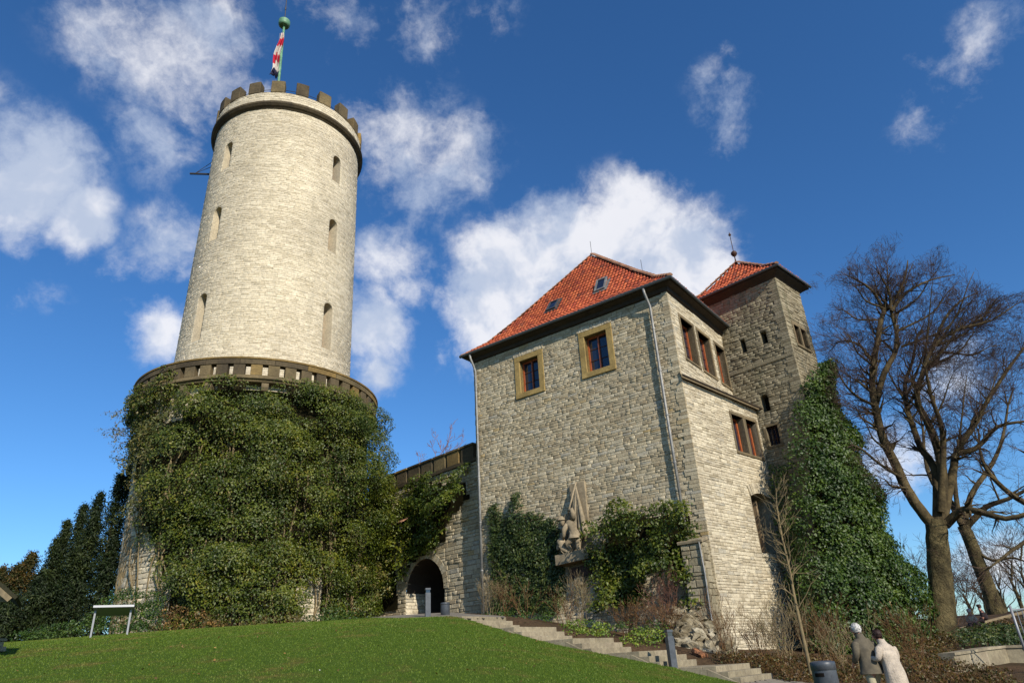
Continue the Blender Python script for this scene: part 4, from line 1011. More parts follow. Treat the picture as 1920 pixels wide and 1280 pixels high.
# ---- generic ivy on a flat wall, outline in photo pixels turned into wall coordinates
def wall_uv(px, py, O, U, N):
    r = ray(px, py); p = CAM+r*np.dot(O-CAM, N)/np.dot(r, N); return float((p-O)@U), float(p[2])
def wall_ivy(name, label, O, U, N, polypx, bulge, per, size, m, nclump, rr=(.3, .6), pale=None, mat_shell=True, seed=0, jitter=.45):
    poly = [wall_uv(x, y, O, U, N) for x, y in polypx]; us = [p[0] for p in poly]; vs = [p[1] for p in poly]
    th = thing('ivy', label, 'ivy', tuple(O+U*(sum(us)/len(us))+Z*min(vs)+N*.2))
    u = RNG.uniform(min(us), max(us), nclump*3); v = RNG.uniform(min(vs), max(vs), nclump*3); k = inpoly(u, v, poly); u, v = u[k][:nclump], v[k][:nclump]
    bl = bulge*(.25+np.clip(.5+.5*vnoise(u/1.1+seed, v/.9)+.3*vnoise(u/.5, v/.45+seed), 0, 1.4))
    cen = O+u[:, None]*U+v[:, None]*Z+bl[:, None]*N; P, N_ = clump_leaves(cen, np.tile(N, (len(u), 1)), RNG.uniform(*rr, len(u)), per, squash=(.9, .9, .6))
    o = leaves('leaves', P, N_, size, m, th, jitter)
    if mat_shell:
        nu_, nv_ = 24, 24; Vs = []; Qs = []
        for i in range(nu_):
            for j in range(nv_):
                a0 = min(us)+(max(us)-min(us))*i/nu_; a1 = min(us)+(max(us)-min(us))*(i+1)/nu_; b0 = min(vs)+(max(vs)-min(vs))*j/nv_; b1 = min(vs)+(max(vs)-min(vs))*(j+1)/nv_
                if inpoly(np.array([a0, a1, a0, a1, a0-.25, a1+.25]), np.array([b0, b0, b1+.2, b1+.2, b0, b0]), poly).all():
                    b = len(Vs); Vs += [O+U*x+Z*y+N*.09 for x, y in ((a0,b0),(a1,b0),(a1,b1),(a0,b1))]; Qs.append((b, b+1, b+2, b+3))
        if Qs: meshobj('dark_backing', Vs, Qs, 'leaf_gap_shade', th)  # dark sheet behind the leaves, shade put into its colour
    return th
wall_ivy('ivy', 'dark small leaved ivy climbing in strands left of the carved relief', C0, h1, NF,
    [(925,1150),(922,960),(930,945),(937,955),(946,1000),(953,960),(957,985),(966,960),(968,930),(977,925),(984,965),(990,975),(999,955),(1005,985),(1013,960),(1020,985),(1027,975),(1040,975),(1052,1000),(1056,1060),(1062,1110),(1050,1145)], .16, 560, .10, 'ivy_dark', 1500, (.13, .28), seed=3, mat_shell=False, jitter=.3)
wall_ivy('ivy', 'thick dark green ivy bush between the carved relief and the pipe', C0, h1, NF,
    [(1130,1140),(1115,1060),(1128,1010),(1125,985),(1150,960),(1180,945),(1230,955),(1265,945),(1300,955),(1315,975),(1300,1010),(1295,1050),(1310,1090),(1318,1130),(1300,1140),(1290,1095),(1265,1070),(1235,1068),(1225,1090),(1215,1135)], .75, 330, .12, 'ivy', 330, (.25, .5), seed=11)
wall_ivy('ivy', 'ivy hanging over the gateway below the battlements', G0, g1, -g2,
    [(885,870),(880,905),(890,935),(870,955),(850,985),(850,1010),(820,1030),(800,1045),(780,1060),(762,1090),(755,1060),(745,960),(765,940),(775,905),(790,895),(830,893),(862,900),(878,870)], .9, 300, .13, 'ivy', 330, (.25, .5), seed=21)
wall_ivy('ivy', 'pale dusty ivy between the round tower and the gateway', G0, g1, -g2,
    [(755,1155),(752,1085),(740,1000),(745,920),(730,895),(690,880),(680,1160)], 1.3, 260, .13, 'ivy_pale', 260, (.3, .55), seed=31)

# ---- ivy mass on the square tower and the wing behind it
ri = thing('ivy', 'towering bright green ivy covering the foot of the square tower', 'ivy', (13.2, 29.0, 1.3))
secs = [(685,1530,1540,29.9),(725,1506,1544,29.4),(775,1484,1566,29.2),(830,1482,1596,29.0),(890,1480,1620,28.9),(950,1478,1648,28.8),(1010,1484,1668,28.7),(1060,1492,1690,28.6),(1110,1502,1712,28.5),(1160,1512,1728,28.4),(1215,1518,1730,28.4),(1245,1515,1725,28.4)]
cen = []; nr = []; prof_s = []
for (y, xl, xr, d) in secs:
    l = aty(xl+10, y, d-.3); r = aty(xr-10, y, d+2.0); prof_s.append((l, r))
for _ in range(1900):
    t = random.random()**.9*(len(secs)-1); i = min(int(t), len(secs)-2); f = t-i
    l = prof_s[i][0]*(1-f)+prof_s[i+1][0]*f; r = prof_s[i][1]*(1-f)+prof_s[i+1][1]*f
    s_ = random.uniform(-.03, 1.0); s_ = min(1, max(0, s_)); c = l*(1-s_)+r*s_; dr = nrm(r-l); no = nrm(A3(dr[1], -dr[0], 0)); wd = np.linalg.norm(r-l)
    ang_ = (s_-.5)*2; bow = math.sqrt(max(0, 1-ang_**2)); nn = nrm(no*(.35+bow)+A3(dr[0], dr[1], 0)*ang_*.9)
    c = c+no*bow*min(1.1, wd*.24)*(1)+nn*.2*float(vnoise(c[0]*.9+40, c[2]*.8)); cen.append(c); nr.append(nn)
cen = np.array(cen); nr = np.array(nr)
P, N_ = clump_leaves(cen, nr, RNG.uniform(.22, .5, len(cen)), 330); leaves('leaves', P, N_, .115, 'ivy_green', ri, .45)
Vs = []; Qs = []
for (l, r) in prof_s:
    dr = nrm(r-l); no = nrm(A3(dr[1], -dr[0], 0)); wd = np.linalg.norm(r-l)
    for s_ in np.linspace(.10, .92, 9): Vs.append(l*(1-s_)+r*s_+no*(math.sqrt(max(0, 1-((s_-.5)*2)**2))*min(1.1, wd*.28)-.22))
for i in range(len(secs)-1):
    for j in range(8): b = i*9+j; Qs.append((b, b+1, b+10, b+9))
meshobj('dark_backing', Vs, Qs, 'leaf_gap_shade', ri)  # near-black sheet added behind the leaves to paint their shaded gaps
# creeper reaching left over the low opening and along the wall edge
cc = []; nn_ = []
for _ in range(300):
    y = random.uniform(870, 1180); x = np.interp(y, [870, 940, 1040, 1180], [1452, 1458, 1475, 1500])+random.uniform(-6, 34); cc.append(aty(x, y, np.interp(x, [1450, 1530], [30.6, 28.9])-(y-870)/310*.5)); nn_.append(nrm(A3(-.3, -.9, .1)))
P, N_ = clump_leaves(np.array(cc), np.array(nn_), RNG.uniform(.15, .35, len(cc)), 300); leaves('leaves', P, N_, .10, 'ivy_green', ri, .5)
# wing hidden in the ivy: its eave shows on the right
wgp = at(1588, 1000, 29.5); wing = thing('stone_wing', 'low stone wing buried in ivy behind the square tower', 'building', (wgp[0], wgp[1], 1.3))
wo = A3(wgp[0]-.9, wgp[1], 0); MB().box(wo, A3(1,.25,0)/1.03, A3(-.25,1,0)/1.03, Z, -.6, 1.35, 0, 5, 1.0, 9.6).build('wall', 'dull_mortar', wing)
MB().box(wo, A3(1,.25,0)/1.03, A3(-.25,1,0)/1.03, Z, -.6, 1.75, -.4, 5.4, 9.6, 9.8).build('eaves', 'wood_and_shade', wing)

# ------------------------------------------------------------------ CARVED RELIEF ON THE HOUSE FRONT
def W3(px, py, w_=0.):
    r = ray(px, py); p = CAM+r*np.dot(C0-CAM, NF)/np.dot(r, NF); return p+NF*w_
def wall_slab(pts, w0, w1, name, m, parent, bev=.02):
    P = [W3(x, y, 0) for x, y in pts]; V = [p+NF*w0 for p in P]+[p+NF*w1 for p in P]; n = len(P)
    F = [tuple(range(n))[::-1], tuple(range(n, 2*n))]+[(i, (i+1) % n, (i+1) % n+n, i+n) for i in range(n)]
    o = meshobj(name, V, F, m, parent); return bevel(o, bev, 2)
def skin_body(name, verts, edges, radii, m, parent=None, root=0, sub=2, noise_amt=0, loc=None):
    me = bpy.data.meshes.new(name); c = np.mean(verts, 0) if loc is None else np.array(loc); me.from_pydata([tuple(np.array(v)-c) for v in verts], edges, []); me.materials.append(M[m])
    o = bpy.data.objects.new(name, me); o.location = c; link(o, parent)
    sk = o.modifiers.new('skin', 'SKIN'); sk.use_smooth_shade = True; sk.branch_smoothing = .35
    for i, r in enumerate(radii):
        sv = me.skin_vertices[0].data[i]; sv.radius = (r, r) if np.isscalar(r) else r; sv.use_root = (i == root)
    ss = o.modifiers.new('smooth', 'SUBSURF'); ss.levels = sub; ss.render_levels = sub
    return o
def loft(secs, k=22, fold=0., seed=0, cap=True):
    """secs: (centre(3), rx, ry, yaw) rings"""
    V = []; F = []
    for i, (c, rx, ry, yaw) in enumerate(secs):
        t = i/(len(secs)-1)
        for j in range(k):
            a = 2*math.pi*j/k; f_ = 1+fold*(math.sin(a*5+seed+t*3)+.6*math.sin(a*9+seed*2-t*4))*(.3+t); x, y = rx*math.cos(a)*f_, ry*math.sin(a)*f_
            V.append((c[0]+x*math.cos(yaw)-y*math.sin(yaw), c[1]+x*math.sin(yaw)+y*math.cos(yaw), c[2]))
    for i in range(len(secs)-1):
        for j in range(k): F.append((i*k+j, (i+1)*k+j, (i+1)*k+(j+1) % k, i*k+(j+1) % k))
    if cap: F.append(tuple(range(k)))
    return V, F
sr = thing('memorial_relief', 'carved sandstone memorial of a soldier with furled flag on the wall', 'sculpture', tuple(W3(1085, 1060, .1)))
wall_slab([(1070,909),(1098,902),(1108,1000),(1074,1005)], -.05, .13, 'back_panel', 'statue', sr)
wall_slab([(1056,966),(1071,961),(1074,1005),(1108,1000),(1112,1034),(1056,1044)], -.05, .12, 'lower_panel', 'statue', sr)
wall_slab([(1055,1043),(1116,1029),(1119,1048),(1057,1062)], -.05, .62, 'plinth', 'statue', sr, .015)
wall_slab([(1066,1062),(1114,1050),(1115,1078),(1067,1090)], -.02, .10, 'plaque_surround', 'brown_stone', sr)
wall_slab([(1071,1066),(1088,1062),(1089,1082),(1072,1086)], .08, .15, 'plaque', 'bar', sr, .004)
wall_slab([(1091,1061),(1111,1056),(1112,1076),(1092,1081)], .08, .15, 'plaque', 'bar', sr, .004)
wall_slab([(1086,1084),(1100,1081),(1101,1096),(1087,1099)], 0, .4, 'corbel_block', 'statue', sr)
# flag cloth fan of folds from the staff head down
apx = W3(1087, 913, .34); bl_, br_ = W3(1079, 990, .26), W3(1114, 1008, .30); V = []; nu, nv = 26, 14
for j in range(nv+1):
    t = (j/nv)
    for i in range(nu+1):
        s = i/nu; p = apx*(1-t)+(bl_*(1-s)+br_*s)*t; p = p+NF*(.11*t*math.sin(s*24+t*1.5)+.05*t*math.sin(s*9)+.10*math.sin(math.pi*s)*t); V.append(p-Z*(.10*t*math.sin(s*12)))
meshobj('carved_flag', V, [(j*(nu+1)+i, j*(nu+1)+i+1, (j+1)*(nu+1)+i+1, (j+1)*(nu+1)+i) for j in range(nv) for i in range(nu)], 'statue', sr, True).modifiers.new('s', 'SOLIDIFY').thickness = .05
MB().tube([W3(1089,905,.38), W3(1074,968,.42), W3(1066,1000,.40)], .035, 8).build('carved_staff', 'statue', sr, True)
jn = [W3(1090,1004,.42), W3(1086,993,.46), W3(1082,984,.50), W3(1074,980,.56),
      W3(1096,1014,.50), W3(1095,1026,.46), W3(1098,1034,.52), W3(1086,1014,.56), W3(1078,1022,.66), W3(1084,1033,.50), W3(1078,1035,.52)]
skin_body('soldier_figure', jn, [(0,1),(1,2),(2,3),(0,4),(4,5),(5,6),(0,7),(7,8),(8,9),(9,10)], [.22,.21,.24,.10,.17,.12,.09,.17,.13,.09,.08], 'statue', sr)
MB().tube([W3(1085,976,.46), W3(1087,966,.54), W3(1085,958,.56), W3(1078,960,.56)], [.13,.12,.10,.06], 10).build('carved_arm', 'statue', sr, True)
MB().tube([W3(1078,986,.58), W3(1074,996,.68), W3(1072,1006,.64), W3(1070,1012,.56)], [.12,.11,.085,.06], 10).build('carved_arm', 'statue', sr, True)
V, F = loft([(W3(1087,996,.45), .23, .19, 0), (W3(1089,1001,.45), .25, .21, .2), (W3(1090,1006,.46), .29, .25, .3), (W3(1091,1011,.47), .34, .28, .4)], 22, .05, 1.); meshobj('carved_tunic', V, F, 'statue', sr, True)
hq = W3(1068, 980, .60); V, F = loft([(hq+Z*.15, .03, .03, 0), (hq+Z*.12, .11, .12, 0), (hq+Z*.04, .135, .15, 0), (hq-Z*.05, .12, .14, 0), (hq-Z*.13, .085, .10, 0), (hq-Z*.18, .04, .05, 0)], 14); meshobj('carved_head', V, F, 'statue', sr, True)
hm = W3(1067, 977, .62); MB().lathe(hm, [(.0,.16),(.09,.14),(.15,.06),(.17,-.01),(.20,-.04),(.16,-.03)], 14).build('carved_helmet', 'statue', sr, True)
jn = [W3(1066,1033,.40), W3(1067,1024,.48), W3(1064,1014,.42), W3(1061,1007,.42), W3(1074,1030,.56), W3(1072,1038,.55), W3(1060,1022,.50), W3(1059,1034,.52), W3(1083,1036,.48)]
skin_body('fallen_figure', jn, [(0,1),(1,2),(2,3),(0,4),(4,5),(2,6),(6,7),(4,8)], [.24,.24,.13,.14,.18,.13,.11,.09,.11], 'statue', sr)
V = []
for j in range(9):
    for i in range(15):
        t = j/8; s = i/14; p = W3(1057+10*s, 1000+38*t, .16+.16*math.sin(math.pi*s)+.06*math.sin(s*14+t*4)); V.append(p)
meshobj('carved_cloak', V, [(j*15+i, j*15+i+1, (j+1)*15+i+1, (j+1)*15+i) for j in range(8) for i in range(14)], 'statue', sr, True).modifiers.new('s', 'SOLIDIFY').thickness = .05

# ------------------------------------------------------------------ ROCKS AND BUTTRESS
def rock_mesh(seed, m):
    import bmesh
    r = np.random.default_rng(seed); bm = bmesh.new(); bmesh.ops.create_icosphere(bm, subdivisions=2, radius=1)
    pl = [nrm(r.normal(0, 1, 3)) for _ in range(9)]; of = r.uniform(.35, .8, 9)
    for v in bm.verts:
        p = np.array(v.co)
        for q, o in zip(pl, of):
            d = p@q
            if d > o: p = p-q*(d-o)
        p = p*(1+.09*r.normal()); v.co = p*np.array([1, .8, .62])
    me = bpy.data.meshes.new('rock'); bm.to_mesh(me); bm.free(); me.materials.append(M[m]); return me
RK = [rock_mesh(i, 'rock') for i in range(9)]
oc = thing('rock_outcrop', 'rough limestone rubble heap at the corner of the stone house', 'rocks', tuple(at(1300, 1200, 23)))
def put_rock(parent, p, s, me, name='rock'):
    o = bpy.data.objects.new(name, me); COL.objects.link(o); o.parent = parent
    o.location = Vector(p)-(parent.location if parent else Vector((0, 0, 0))); o.rotation_euler = (random.uniform(-.5,.5), random.uniform(-.5,.5), random.uniform(0, 6.28)); o.scale = (s*random.uniform(.8,1.3), s*random.uniform(.8,1.3), s*random.uniform(.7,1.1)); return o
RP = [(1262,1140),(1290,1132),(1322,1140),(1335,1165),(1345,1195),(1378,1235),(1340,1240),(1295,1238),(1262,1232),(1265,1200),(1250,1165)]
k = 0
while k < 230:
    x, y = random.uniform(1245, 1385), random.uniform(1128, 1244)
    if not inpoly(np.array([x]), np.array([y]), RP)[0]: continue
    d = np.interp(y, [1130, 1180, 1240], [25.6, 23.8, 21.3])+random.uniform(-.15, .25); big = y > 1190 and random.random() < .25
    put_rock(oc, at(x, y, d), random.uniform(.14, .3) if not big else random.uniform(.4, .6), RK[random.randrange(9)]); k += 1
bo = bpy.data.objects.new('boulder', rock_mesh(77, 'orange_rock')); COL.objects.link(bo); bo.location = at(1309, 1226, 19.9); bo.scale = (.40, .34, .42); bo.rotation_euler = (.3, .2, .8); tag(bo, 'rusty orange boulder at the foot of the rubble heap', 'boulder')
bo = bpy.data.objects.new('boulder', RK[4]); COL.objects.link(bo); bo.location = at(1352, 1238, 20.4); bo.scale = (.38, .3, .3); tag(bo, 'low grey boulder right of the orange one', 'boulder')
bt = thing('buttress', 'low stone buttress with sloping cap against the house corner', 'buttress', tuple(C0+h1*.5+NF*.3+Z*1.7))
FB = planar(C0+h1*.08+NF*.55, h1, NF)
V, Q, S = masonry(FB, 0, .85, 1.5, 5.5, (), (.18, .3), (.25, .5), (.02, .06)); mbb = MB().add(V, Q)
FB2 = planar(C0+h1*.08, NF, -h1); V2, Q2, S2 = masonry(FB2, 0, .55, 1.5, 5.45, (), (.18, .3), (.2, .4), (.02, .06)); mbb.add(V2, Q2)
FB3 = planar(C0+h1*.93, NF, h1); V2, Q2, _ = masonry(FB3, 0, .55, 1.5, 5.45, (), (.5, .6), (.2, .4), (.02, .06)); mbb.add(V2, Q2)
bw = mbb.build('wall', 'mortar', bt); pieces(bw, 'stone', S+S2, 'dull_stone', 60)
bevel(MB().box(C0+Z*5.5, h1, nrm(NF-Z*.25), nrm(Z+NF*.25), .0, 1.02, -.02, .68, -.02, .1).build('cap_stone', 'statue', bt), .02)
pl = [C0+h1*.14+NF*.64+Z*z for z in (5.45, 4.2, 3., 2.2)]; pl[1] = pl[1]-h1*.03; pl += [C0-h1*.25+NF*.75+Z*1.95, C0-h1*.55+NF*.8+Z*1.45]
cd_ = MB().tube(pl, .03, 6).build('conduit', 'zinc', bt, True)
pp = thing('plaster_patch', 'grey rendered patch on the wall beside the pink stemmed climber', 'plaster', tuple(W3(1283, 1130, .05)))
wall_slab([(1268,1075),(1284,1066),(1297,1080),(1300,1128),(1270,1135)], -.02, .12, 'render', 'light_mortar', pp)

# ------------------------------------------------------------------ VECTORISED BRANCHING
def grow_v(P, Dr, L, R, levels, kids=4, lenf=.68, ang=(20, 48), steps=3, outw=.06, wig=.16, upb=.06, rend=.45, rmin=.004, rk=.66, out=None):
    A, B, RA, RB = [], [], [], []; P = np.array(P, float); Dr = np.array(Dr, float); Dr /= np.linalg.norm(Dr, axis=1)[:, None]; L = np.array(L, float); R = np.array(R, float); tips = None
    for lv in range(levels+1):
        n = len(P); nodes = []; cur = P.copy(); d = Dr.copy(); r = R.copy(); re = np.maximum(rmin, R*rend)
        steps_ = steps if lv < 3 else max(2, steps-1)
        for i in range(steps_):
            d = d+RNG.normal(0, wig, (n, 3))+A3(0, 0, upb)
            if out is not None: o_ = cur-out; d = d+outw*o_/np.maximum(np.linalg.norm(o_, axis=1)[:, None], .1)
            d /= np.linalg.norm(d, axis=1)[:, None]; nx = cur+d*(L/steps_)[:, None]; r2 = R+(re-R)*(i+1)/steps_
            A.append(cur); B.append(nx); RA.append(r); RB.append(r2); nodes.append((nx, d, r2)); cur = nx; r = r2
        tips = (cur, d)
        if lv == levels: break
        nP, nD, nL, nR = [], [], [], []
        for q in range(kids):
            if q == 0: pi = np.full(n, steps_-1)
            else: pi = RNG.integers(0, steps_, n)
            NPs = np.stack([z[0] for z in nodes]); ND = np.stack([z[1] for z in nodes]); NR = np.stack([z[2] for z in nodes]); ii = np.arange(n)
            p_, d_, r_ = NPs[pi, ii], ND[pi, ii], NR[pi, ii]; a = np.radians(RNG.uniform(*ang, n))*(.55 if q == 0 else 1)
            ax = np.cross(d_, RNG.normal(0, 1, (n, 3))); ax /= np.linalg.norm(ax, axis=1)[:, None]
            nd = d_*np.cos(a)[:, None]+np.cross(ax, d_)*np.sin(a)[:, None]; keep = RNG.random(n) < (1 if q == 0 else .82)
            nP.append(p_[keep]); nD.append(nd[keep]); nL.append((L*lenf*RNG.uniform(.7, 1.2, n))[keep]); nR.append(np.maximum(rmin, r_*(.88 if q == 0 else rk))[keep])
        P, Dr, L, R = map(np.concatenate, (nP, nD, nL, nR))
    return np.concatenate(A), np.concatenate(B), np.concatenate(RA), np.concatenate(RB), tips
def crown(name, roots, levels, m, parent, split=.03, env=None, **kw):
    P, Dr, L, R = zip(*roots); a, b, c, d, tips = grow_v(P, Dr, L, R, levels, **kw)
    if env:                                                          # a beech's outer twigs end on an even dome
        k = np.zeros(len(a), bool); fz = 1+.10*vnoise(b[:, 0]*1.3, b[:, 2]*1.3)
        for e_c, e_r in env: k |= np.linalg.norm((b-e_c)/np.array(e_r), axis=1) < fz
        a, b, c, d = a[k], b[k], c[k], d[k]
    fine = c < split; V, F = seg_prisms(a[fine], b[fine], c[fine], d[fine], 3); bigmesh('twigs', V, 6, F, m, parent, 'stuff')
    if (~fine).any(): V, F = seg_prisms(a[~fine], b[~fine]+(b[~fine]-a[~fine])*.04, c[~fine], d[~fine], 6); bigmesh('branches', V, 12, F, 'limb_bark' if m == 'twig' else m, parent, 'stuff', True)
    return tips
def limb(pts, d0, d1, r0, r1):
    n = len(pts); P = []
    for i, (x, y) in enumerate(pts): P.append(aty(x, y, d0+(d1-d0)*i/(n-1)))
    Q_ = []; Rr = []
    for i in range(n-1):
        for k in range(3):
            t = k/3; p0 = P[max(i-1, 0)]; p1 = P[i]; p2 = P[i+1]; p3 = P[min(i+2, n-1)]
            Q_.append(.5*((2*p1)+(p2-p0)*t+(2*p0-5*p1+4*p2-p3)*t*t+(3*p1-p0-3*p2+p3)*t**3)+RNG.normal(0, min(r1, .1)*.12, 3)); Rr.append(r0+(r1-r0)*(i+t)/(n-1))
    Q_.append(P[-1]); Rr.append(r1); return Q_, Rr
def beech(label, trunk, limbs, name='bare_tree', per=7, levels=4, blen=1.5, up_dir=(0, 0, .5), ctr=None, base_flare=1.35, kids=3, env=None):
    q, r = trunk; th = thing(name, label, 'tree', tuple(q[0])); rr = list(r); rr[0] *= base_flare; rr[1] *= 1+(base_flare-1)*.4; rr[2] *= 1+(base_flare-1)*.15
    MB().tube(q, rr, 14, False).build('trunk', 'bark', th, True); roots = []
    for q, r in limbs:
        MB().tube(q, r, 9, False).build('limb', 'limb_bark', th, True); n = len(q)
        for _ in range(int(per*len(q)/9*(1.5 if r[0] < .08 else 1))):
            i = random.randint(int(n*(.15 if r[0] < .08 else .35)), n-1); d = nrm(np.array(q[min(i+1, n-1)])-np.array(q[max(i-1, 0)])); a = rad(random.uniform(25, 75)); ax = nrm(np.cross(d, RNG.normal(0, 1, 3)))
            nd = d*math.cos(a)+np.cross(ax, d)*math.sin(a)+np.array(up_dir)*random.random()*.8
            roots.append((np.array(q[i]), nd, blen*random.uniform(.6, 1.15)*(1-.3*(i/n < .5)), min(r[i]*.5, .075)))
        for k in range(4):
            d = nrm(np.array(q[-1])-np.array(q[-3])); roots.append((np.array(q[-1]), d+RNG.normal(0, .38, 3), blen*random.uniform(.9, 1.2), r[-1]*.75))
    crown('crown', roots, levels, 'twig', th, .03, env, kids=kids, out=ctr, lenf=.74, wig=.2, upb=.03, rmin=.0038); return th
D1 = 30.
T1 = limb([(1776,1240),(1770,1180),(1765,1120),(1761,1060),(1757,1010),(1754,975)], D1, D1, .52, .40)
Ls = []
for (sx, sy), (ex, ey), dd in [(s_q, (1712+(e_q[0]-1712)*.86, 690+(e_q[1]-690)*.86), d_q*.9) for s_q, e_q, d_q in [((1663,582),(1575,505),-.6),((1655,600),(1548,562),.5),((1640,690),(1565,612),-1.2),((1664,580),(1620,480),1.0),((1668,575),(1655,462),-.2),((1671,580),(1712,462),1.2),((1674,590),(1765,478),-1.),((1680,622),(1812,500),.4),((1690,650),(1850,535),-.8),((1735,690),(1868,590),.9),((1750,650),(1878,560),-.4),((1728,705),(1790,620),1.6),((1645,720),(1590,690),1.4),((1640,800),(1580,770),-.6),((1668,850),(1600,800),.8),((1700,760),(1640,640),1.8),((1700,740),(1760,560),2.),((1760,640),(1845,480),.5),((1800,618),(1905,530),-1.2),((1810,614),(1900,560),.8),((1830,790),(1900,690),1.2),((1760,660),(1900,640),1.8),((1728,700),(1755,500),-1.5),((1795,845),(1880,740),-1.),((1735,690),(1830,560),-2.),((1675,660),(1600,560),1.6),((1790,860),(1830,700),1.5),((1760,840),(1700,690),-1.8),((1740,800),(1800,700),-1.5),((1700,915),(1640,930),-.8)]]:
    mx, my = (sx+ex)/2+(ex-sx)*.08, (sy+ey)/2+abs(ex-sx)*.10
    Ls.append(limb([(sx,sy),(sx*.7+mx*.3+2,sy*.7+my*.3),(mx,my),(mx*.45+ex*.55,my*.45+ey*.55-4),(ex,ey)], D1-.5, D1-.6+dd, .065, .010))
Ls += [limb([(1752,990),(1725,955),(1699,916),(1681,875),(1661,835),(1648,794),(1638,750),(1635,709),(1641,663),(1651,604),(1660,580)], D1, D1-.5, .24, .10),
      limb([(1644,745),(1658,699),(1677,663),(1681,624),(1671,584),(1668,550),(1650,515)], D1-.3, D1-1, .15, .03),
      limb([(1659,590),(1640,550),(1612,528),(1585,515)], D1-.5, D1-1.5, .09, .02),
      limb([(1671,584),(1700,548),(1745,525),(1790,515)], D1-.9, D1, .09, .02),
      limb([(1664,580),(1690,540),(1700,505),(1702,488)], D1-.6, D1+.6, .09, .02),
      limb([(1757,985),(1757,909),(1748,870),(1726,838),(1712,800),(1700,760),(1697,720),(1710,680),(1720,630)], D1, D1+1.5, .2, .05),
      limb([(1762,975),(1768,900),(1758,840),(1738,790),(1722,760),(1720,735),(1727,709),(1750,650),(1799,617),(1860,600),(1905,570)], D1+.2, D1-1.8, .22, .02),
      limb([(1750,650),(1770,600),(1800,565),(1830,550)], D1-1, D1+.8, .09, .02),
      limb([(1764,985),(1775,943),(1788,874),(1795,845),(1832,788),(1851,752),(1885,700),(1925,645)], D1+.2, D1+1.5, .21, .05),
      limb([(1772,985),(1800,958),(1830,957),(1885,971),(1950,955)], D1, D1-2.5, .2, .07),
      limb([(1764,960),(1768,850),(1765,800),(1745,740),(1735,690)], D1-.2, D1-2, .16, .05),
      limb([(1690,895),(1650,870),(1620,845),(1600,835)], D1-.4, D1-1.2, .07, .03),
      limb([(1640,760),(1610,745),(1588,725),(1575,705)], D1-.4, D1-1.2, .07, .03),
      limb([(1795,850),(1830,840),(1870,800),(1920,790)], D1+.3, D1-1., .14, .05),
      limb([(1640,680),(1615,650),(1595,640),(1575,640)], D1-.4, D1+.6, .07, .03)]
beech('large spreading bare beech on the right with thick grey trunk', T1, Ls, per=10, levels=4, blen=.85, ctr=aty(1715, 690, D1-.5), env=[(aty(1716, 690, D1-.6), (4.6, 4.2, 6.0)), (aty(1960, 760, D1), (4.6, 4., 5.5)), (aty(1760, 880, D1), (5.5, 3.5, 3.2))])
D2 = 42.
T2 = limb([(1872,1158),(1858,1115),(1838,1065),(1820,1015),(1806,985)], D2, D2, .42, .32)
Ls = [limb([(1806,985),(1785,945),(1750,905),(1735,860),(1730,800)], D2, D2+2, .24, .07), limb([(1810,990),(1850,950),(1890,935),(1950,905)], D2, D2-3, .2, .07),
      limb([(1808,988),(1820,930),(1860,870),(1880,820),(1890,760)], D2, D2+1, .2, .06), limb([(1825,1030),(1862,1050),(1900,1045),(1940,1060)], D2, D2-2, .1, .04), limb([(1800,980),(1790,900),(1800,840),(1830,780)], D2, D2, .16, .05)]
beech('leaning bare tree further back to the right of the large beech', T2, Ls, per=5, levels=5, blen=1.5, ctr=aty(1830, 850, D2))
D3 = 32.
T3 = limb([(2040,1190),(2030,1120),(2018,1050),(2005,1000)], D3, D3, .5, .4)
Ls = [limb([(2005,1005),(1975,930),(1945,860),(1940,800),(1950,740)], D3, D3-1, .2, .05), limb([(2005,1000),(1960,960),(1900,930),(1850,880),(1835,830)], D3, D3+1, .2, .05), limb([(2000,990),(1950,1000),(1900,1030),(1860,1060)], D3, D3-1, .14, .04)]
beech('bare tree at the right edge whose limbs reach in from the right', T3, Ls, per=5, levels=5, blen=1.3, ctr=aty(1950, 800, D3))
# distant winter trees
for i, (x, yb, d, h) in enumerate([(1650,1195,70,7.5),(1690,1190,66,8.5),(1720,1185,75,8.),(1790,1150,72,7.),(1822,1150,80,7.),(1850,1145,84,7.5),(1885,1140,78,7.5),(1915,1135,74,9.),(1935,1130,70,9),(1675,1195,60,7)]):
    b = at(x, yb, d); b[2] = min(b[2], 3.); th = thing('bare_tree', ['slim bare tree just right of the ivy','bare tree between ivy mass and beech trunk','pale bare tree against the beech trunk','small distant bare tree right of the beech trunk','hazy bare tree behind the leaning trunk','distant bare tree above the two resting walkers','far bare tree above the timber rail','far bare tree next to the metal post','bare tree cut by the right edge','thin bare tree low beside the ivy'][i], 'tree', tuple(b), 'winter trees on the horizon')
    q = [b-Z*3, b+Z*h*.25, b+Z*h*.5+RNG.normal(0, .2, 3)]; MB().tube(q, [.24,.2,.1], 7, False).build('trunk', 'bark', th, True)
    crown('crown', [(b+Z*h*random.uniform(.15, .5), A3(random.gauss(0, .6), random.gauss(0, .6), 1), h*.28, .07) for _ in range(9)], 4, 'twig', th, .03, kids=3, upb=.08, lenf=.74, rmin=.012)
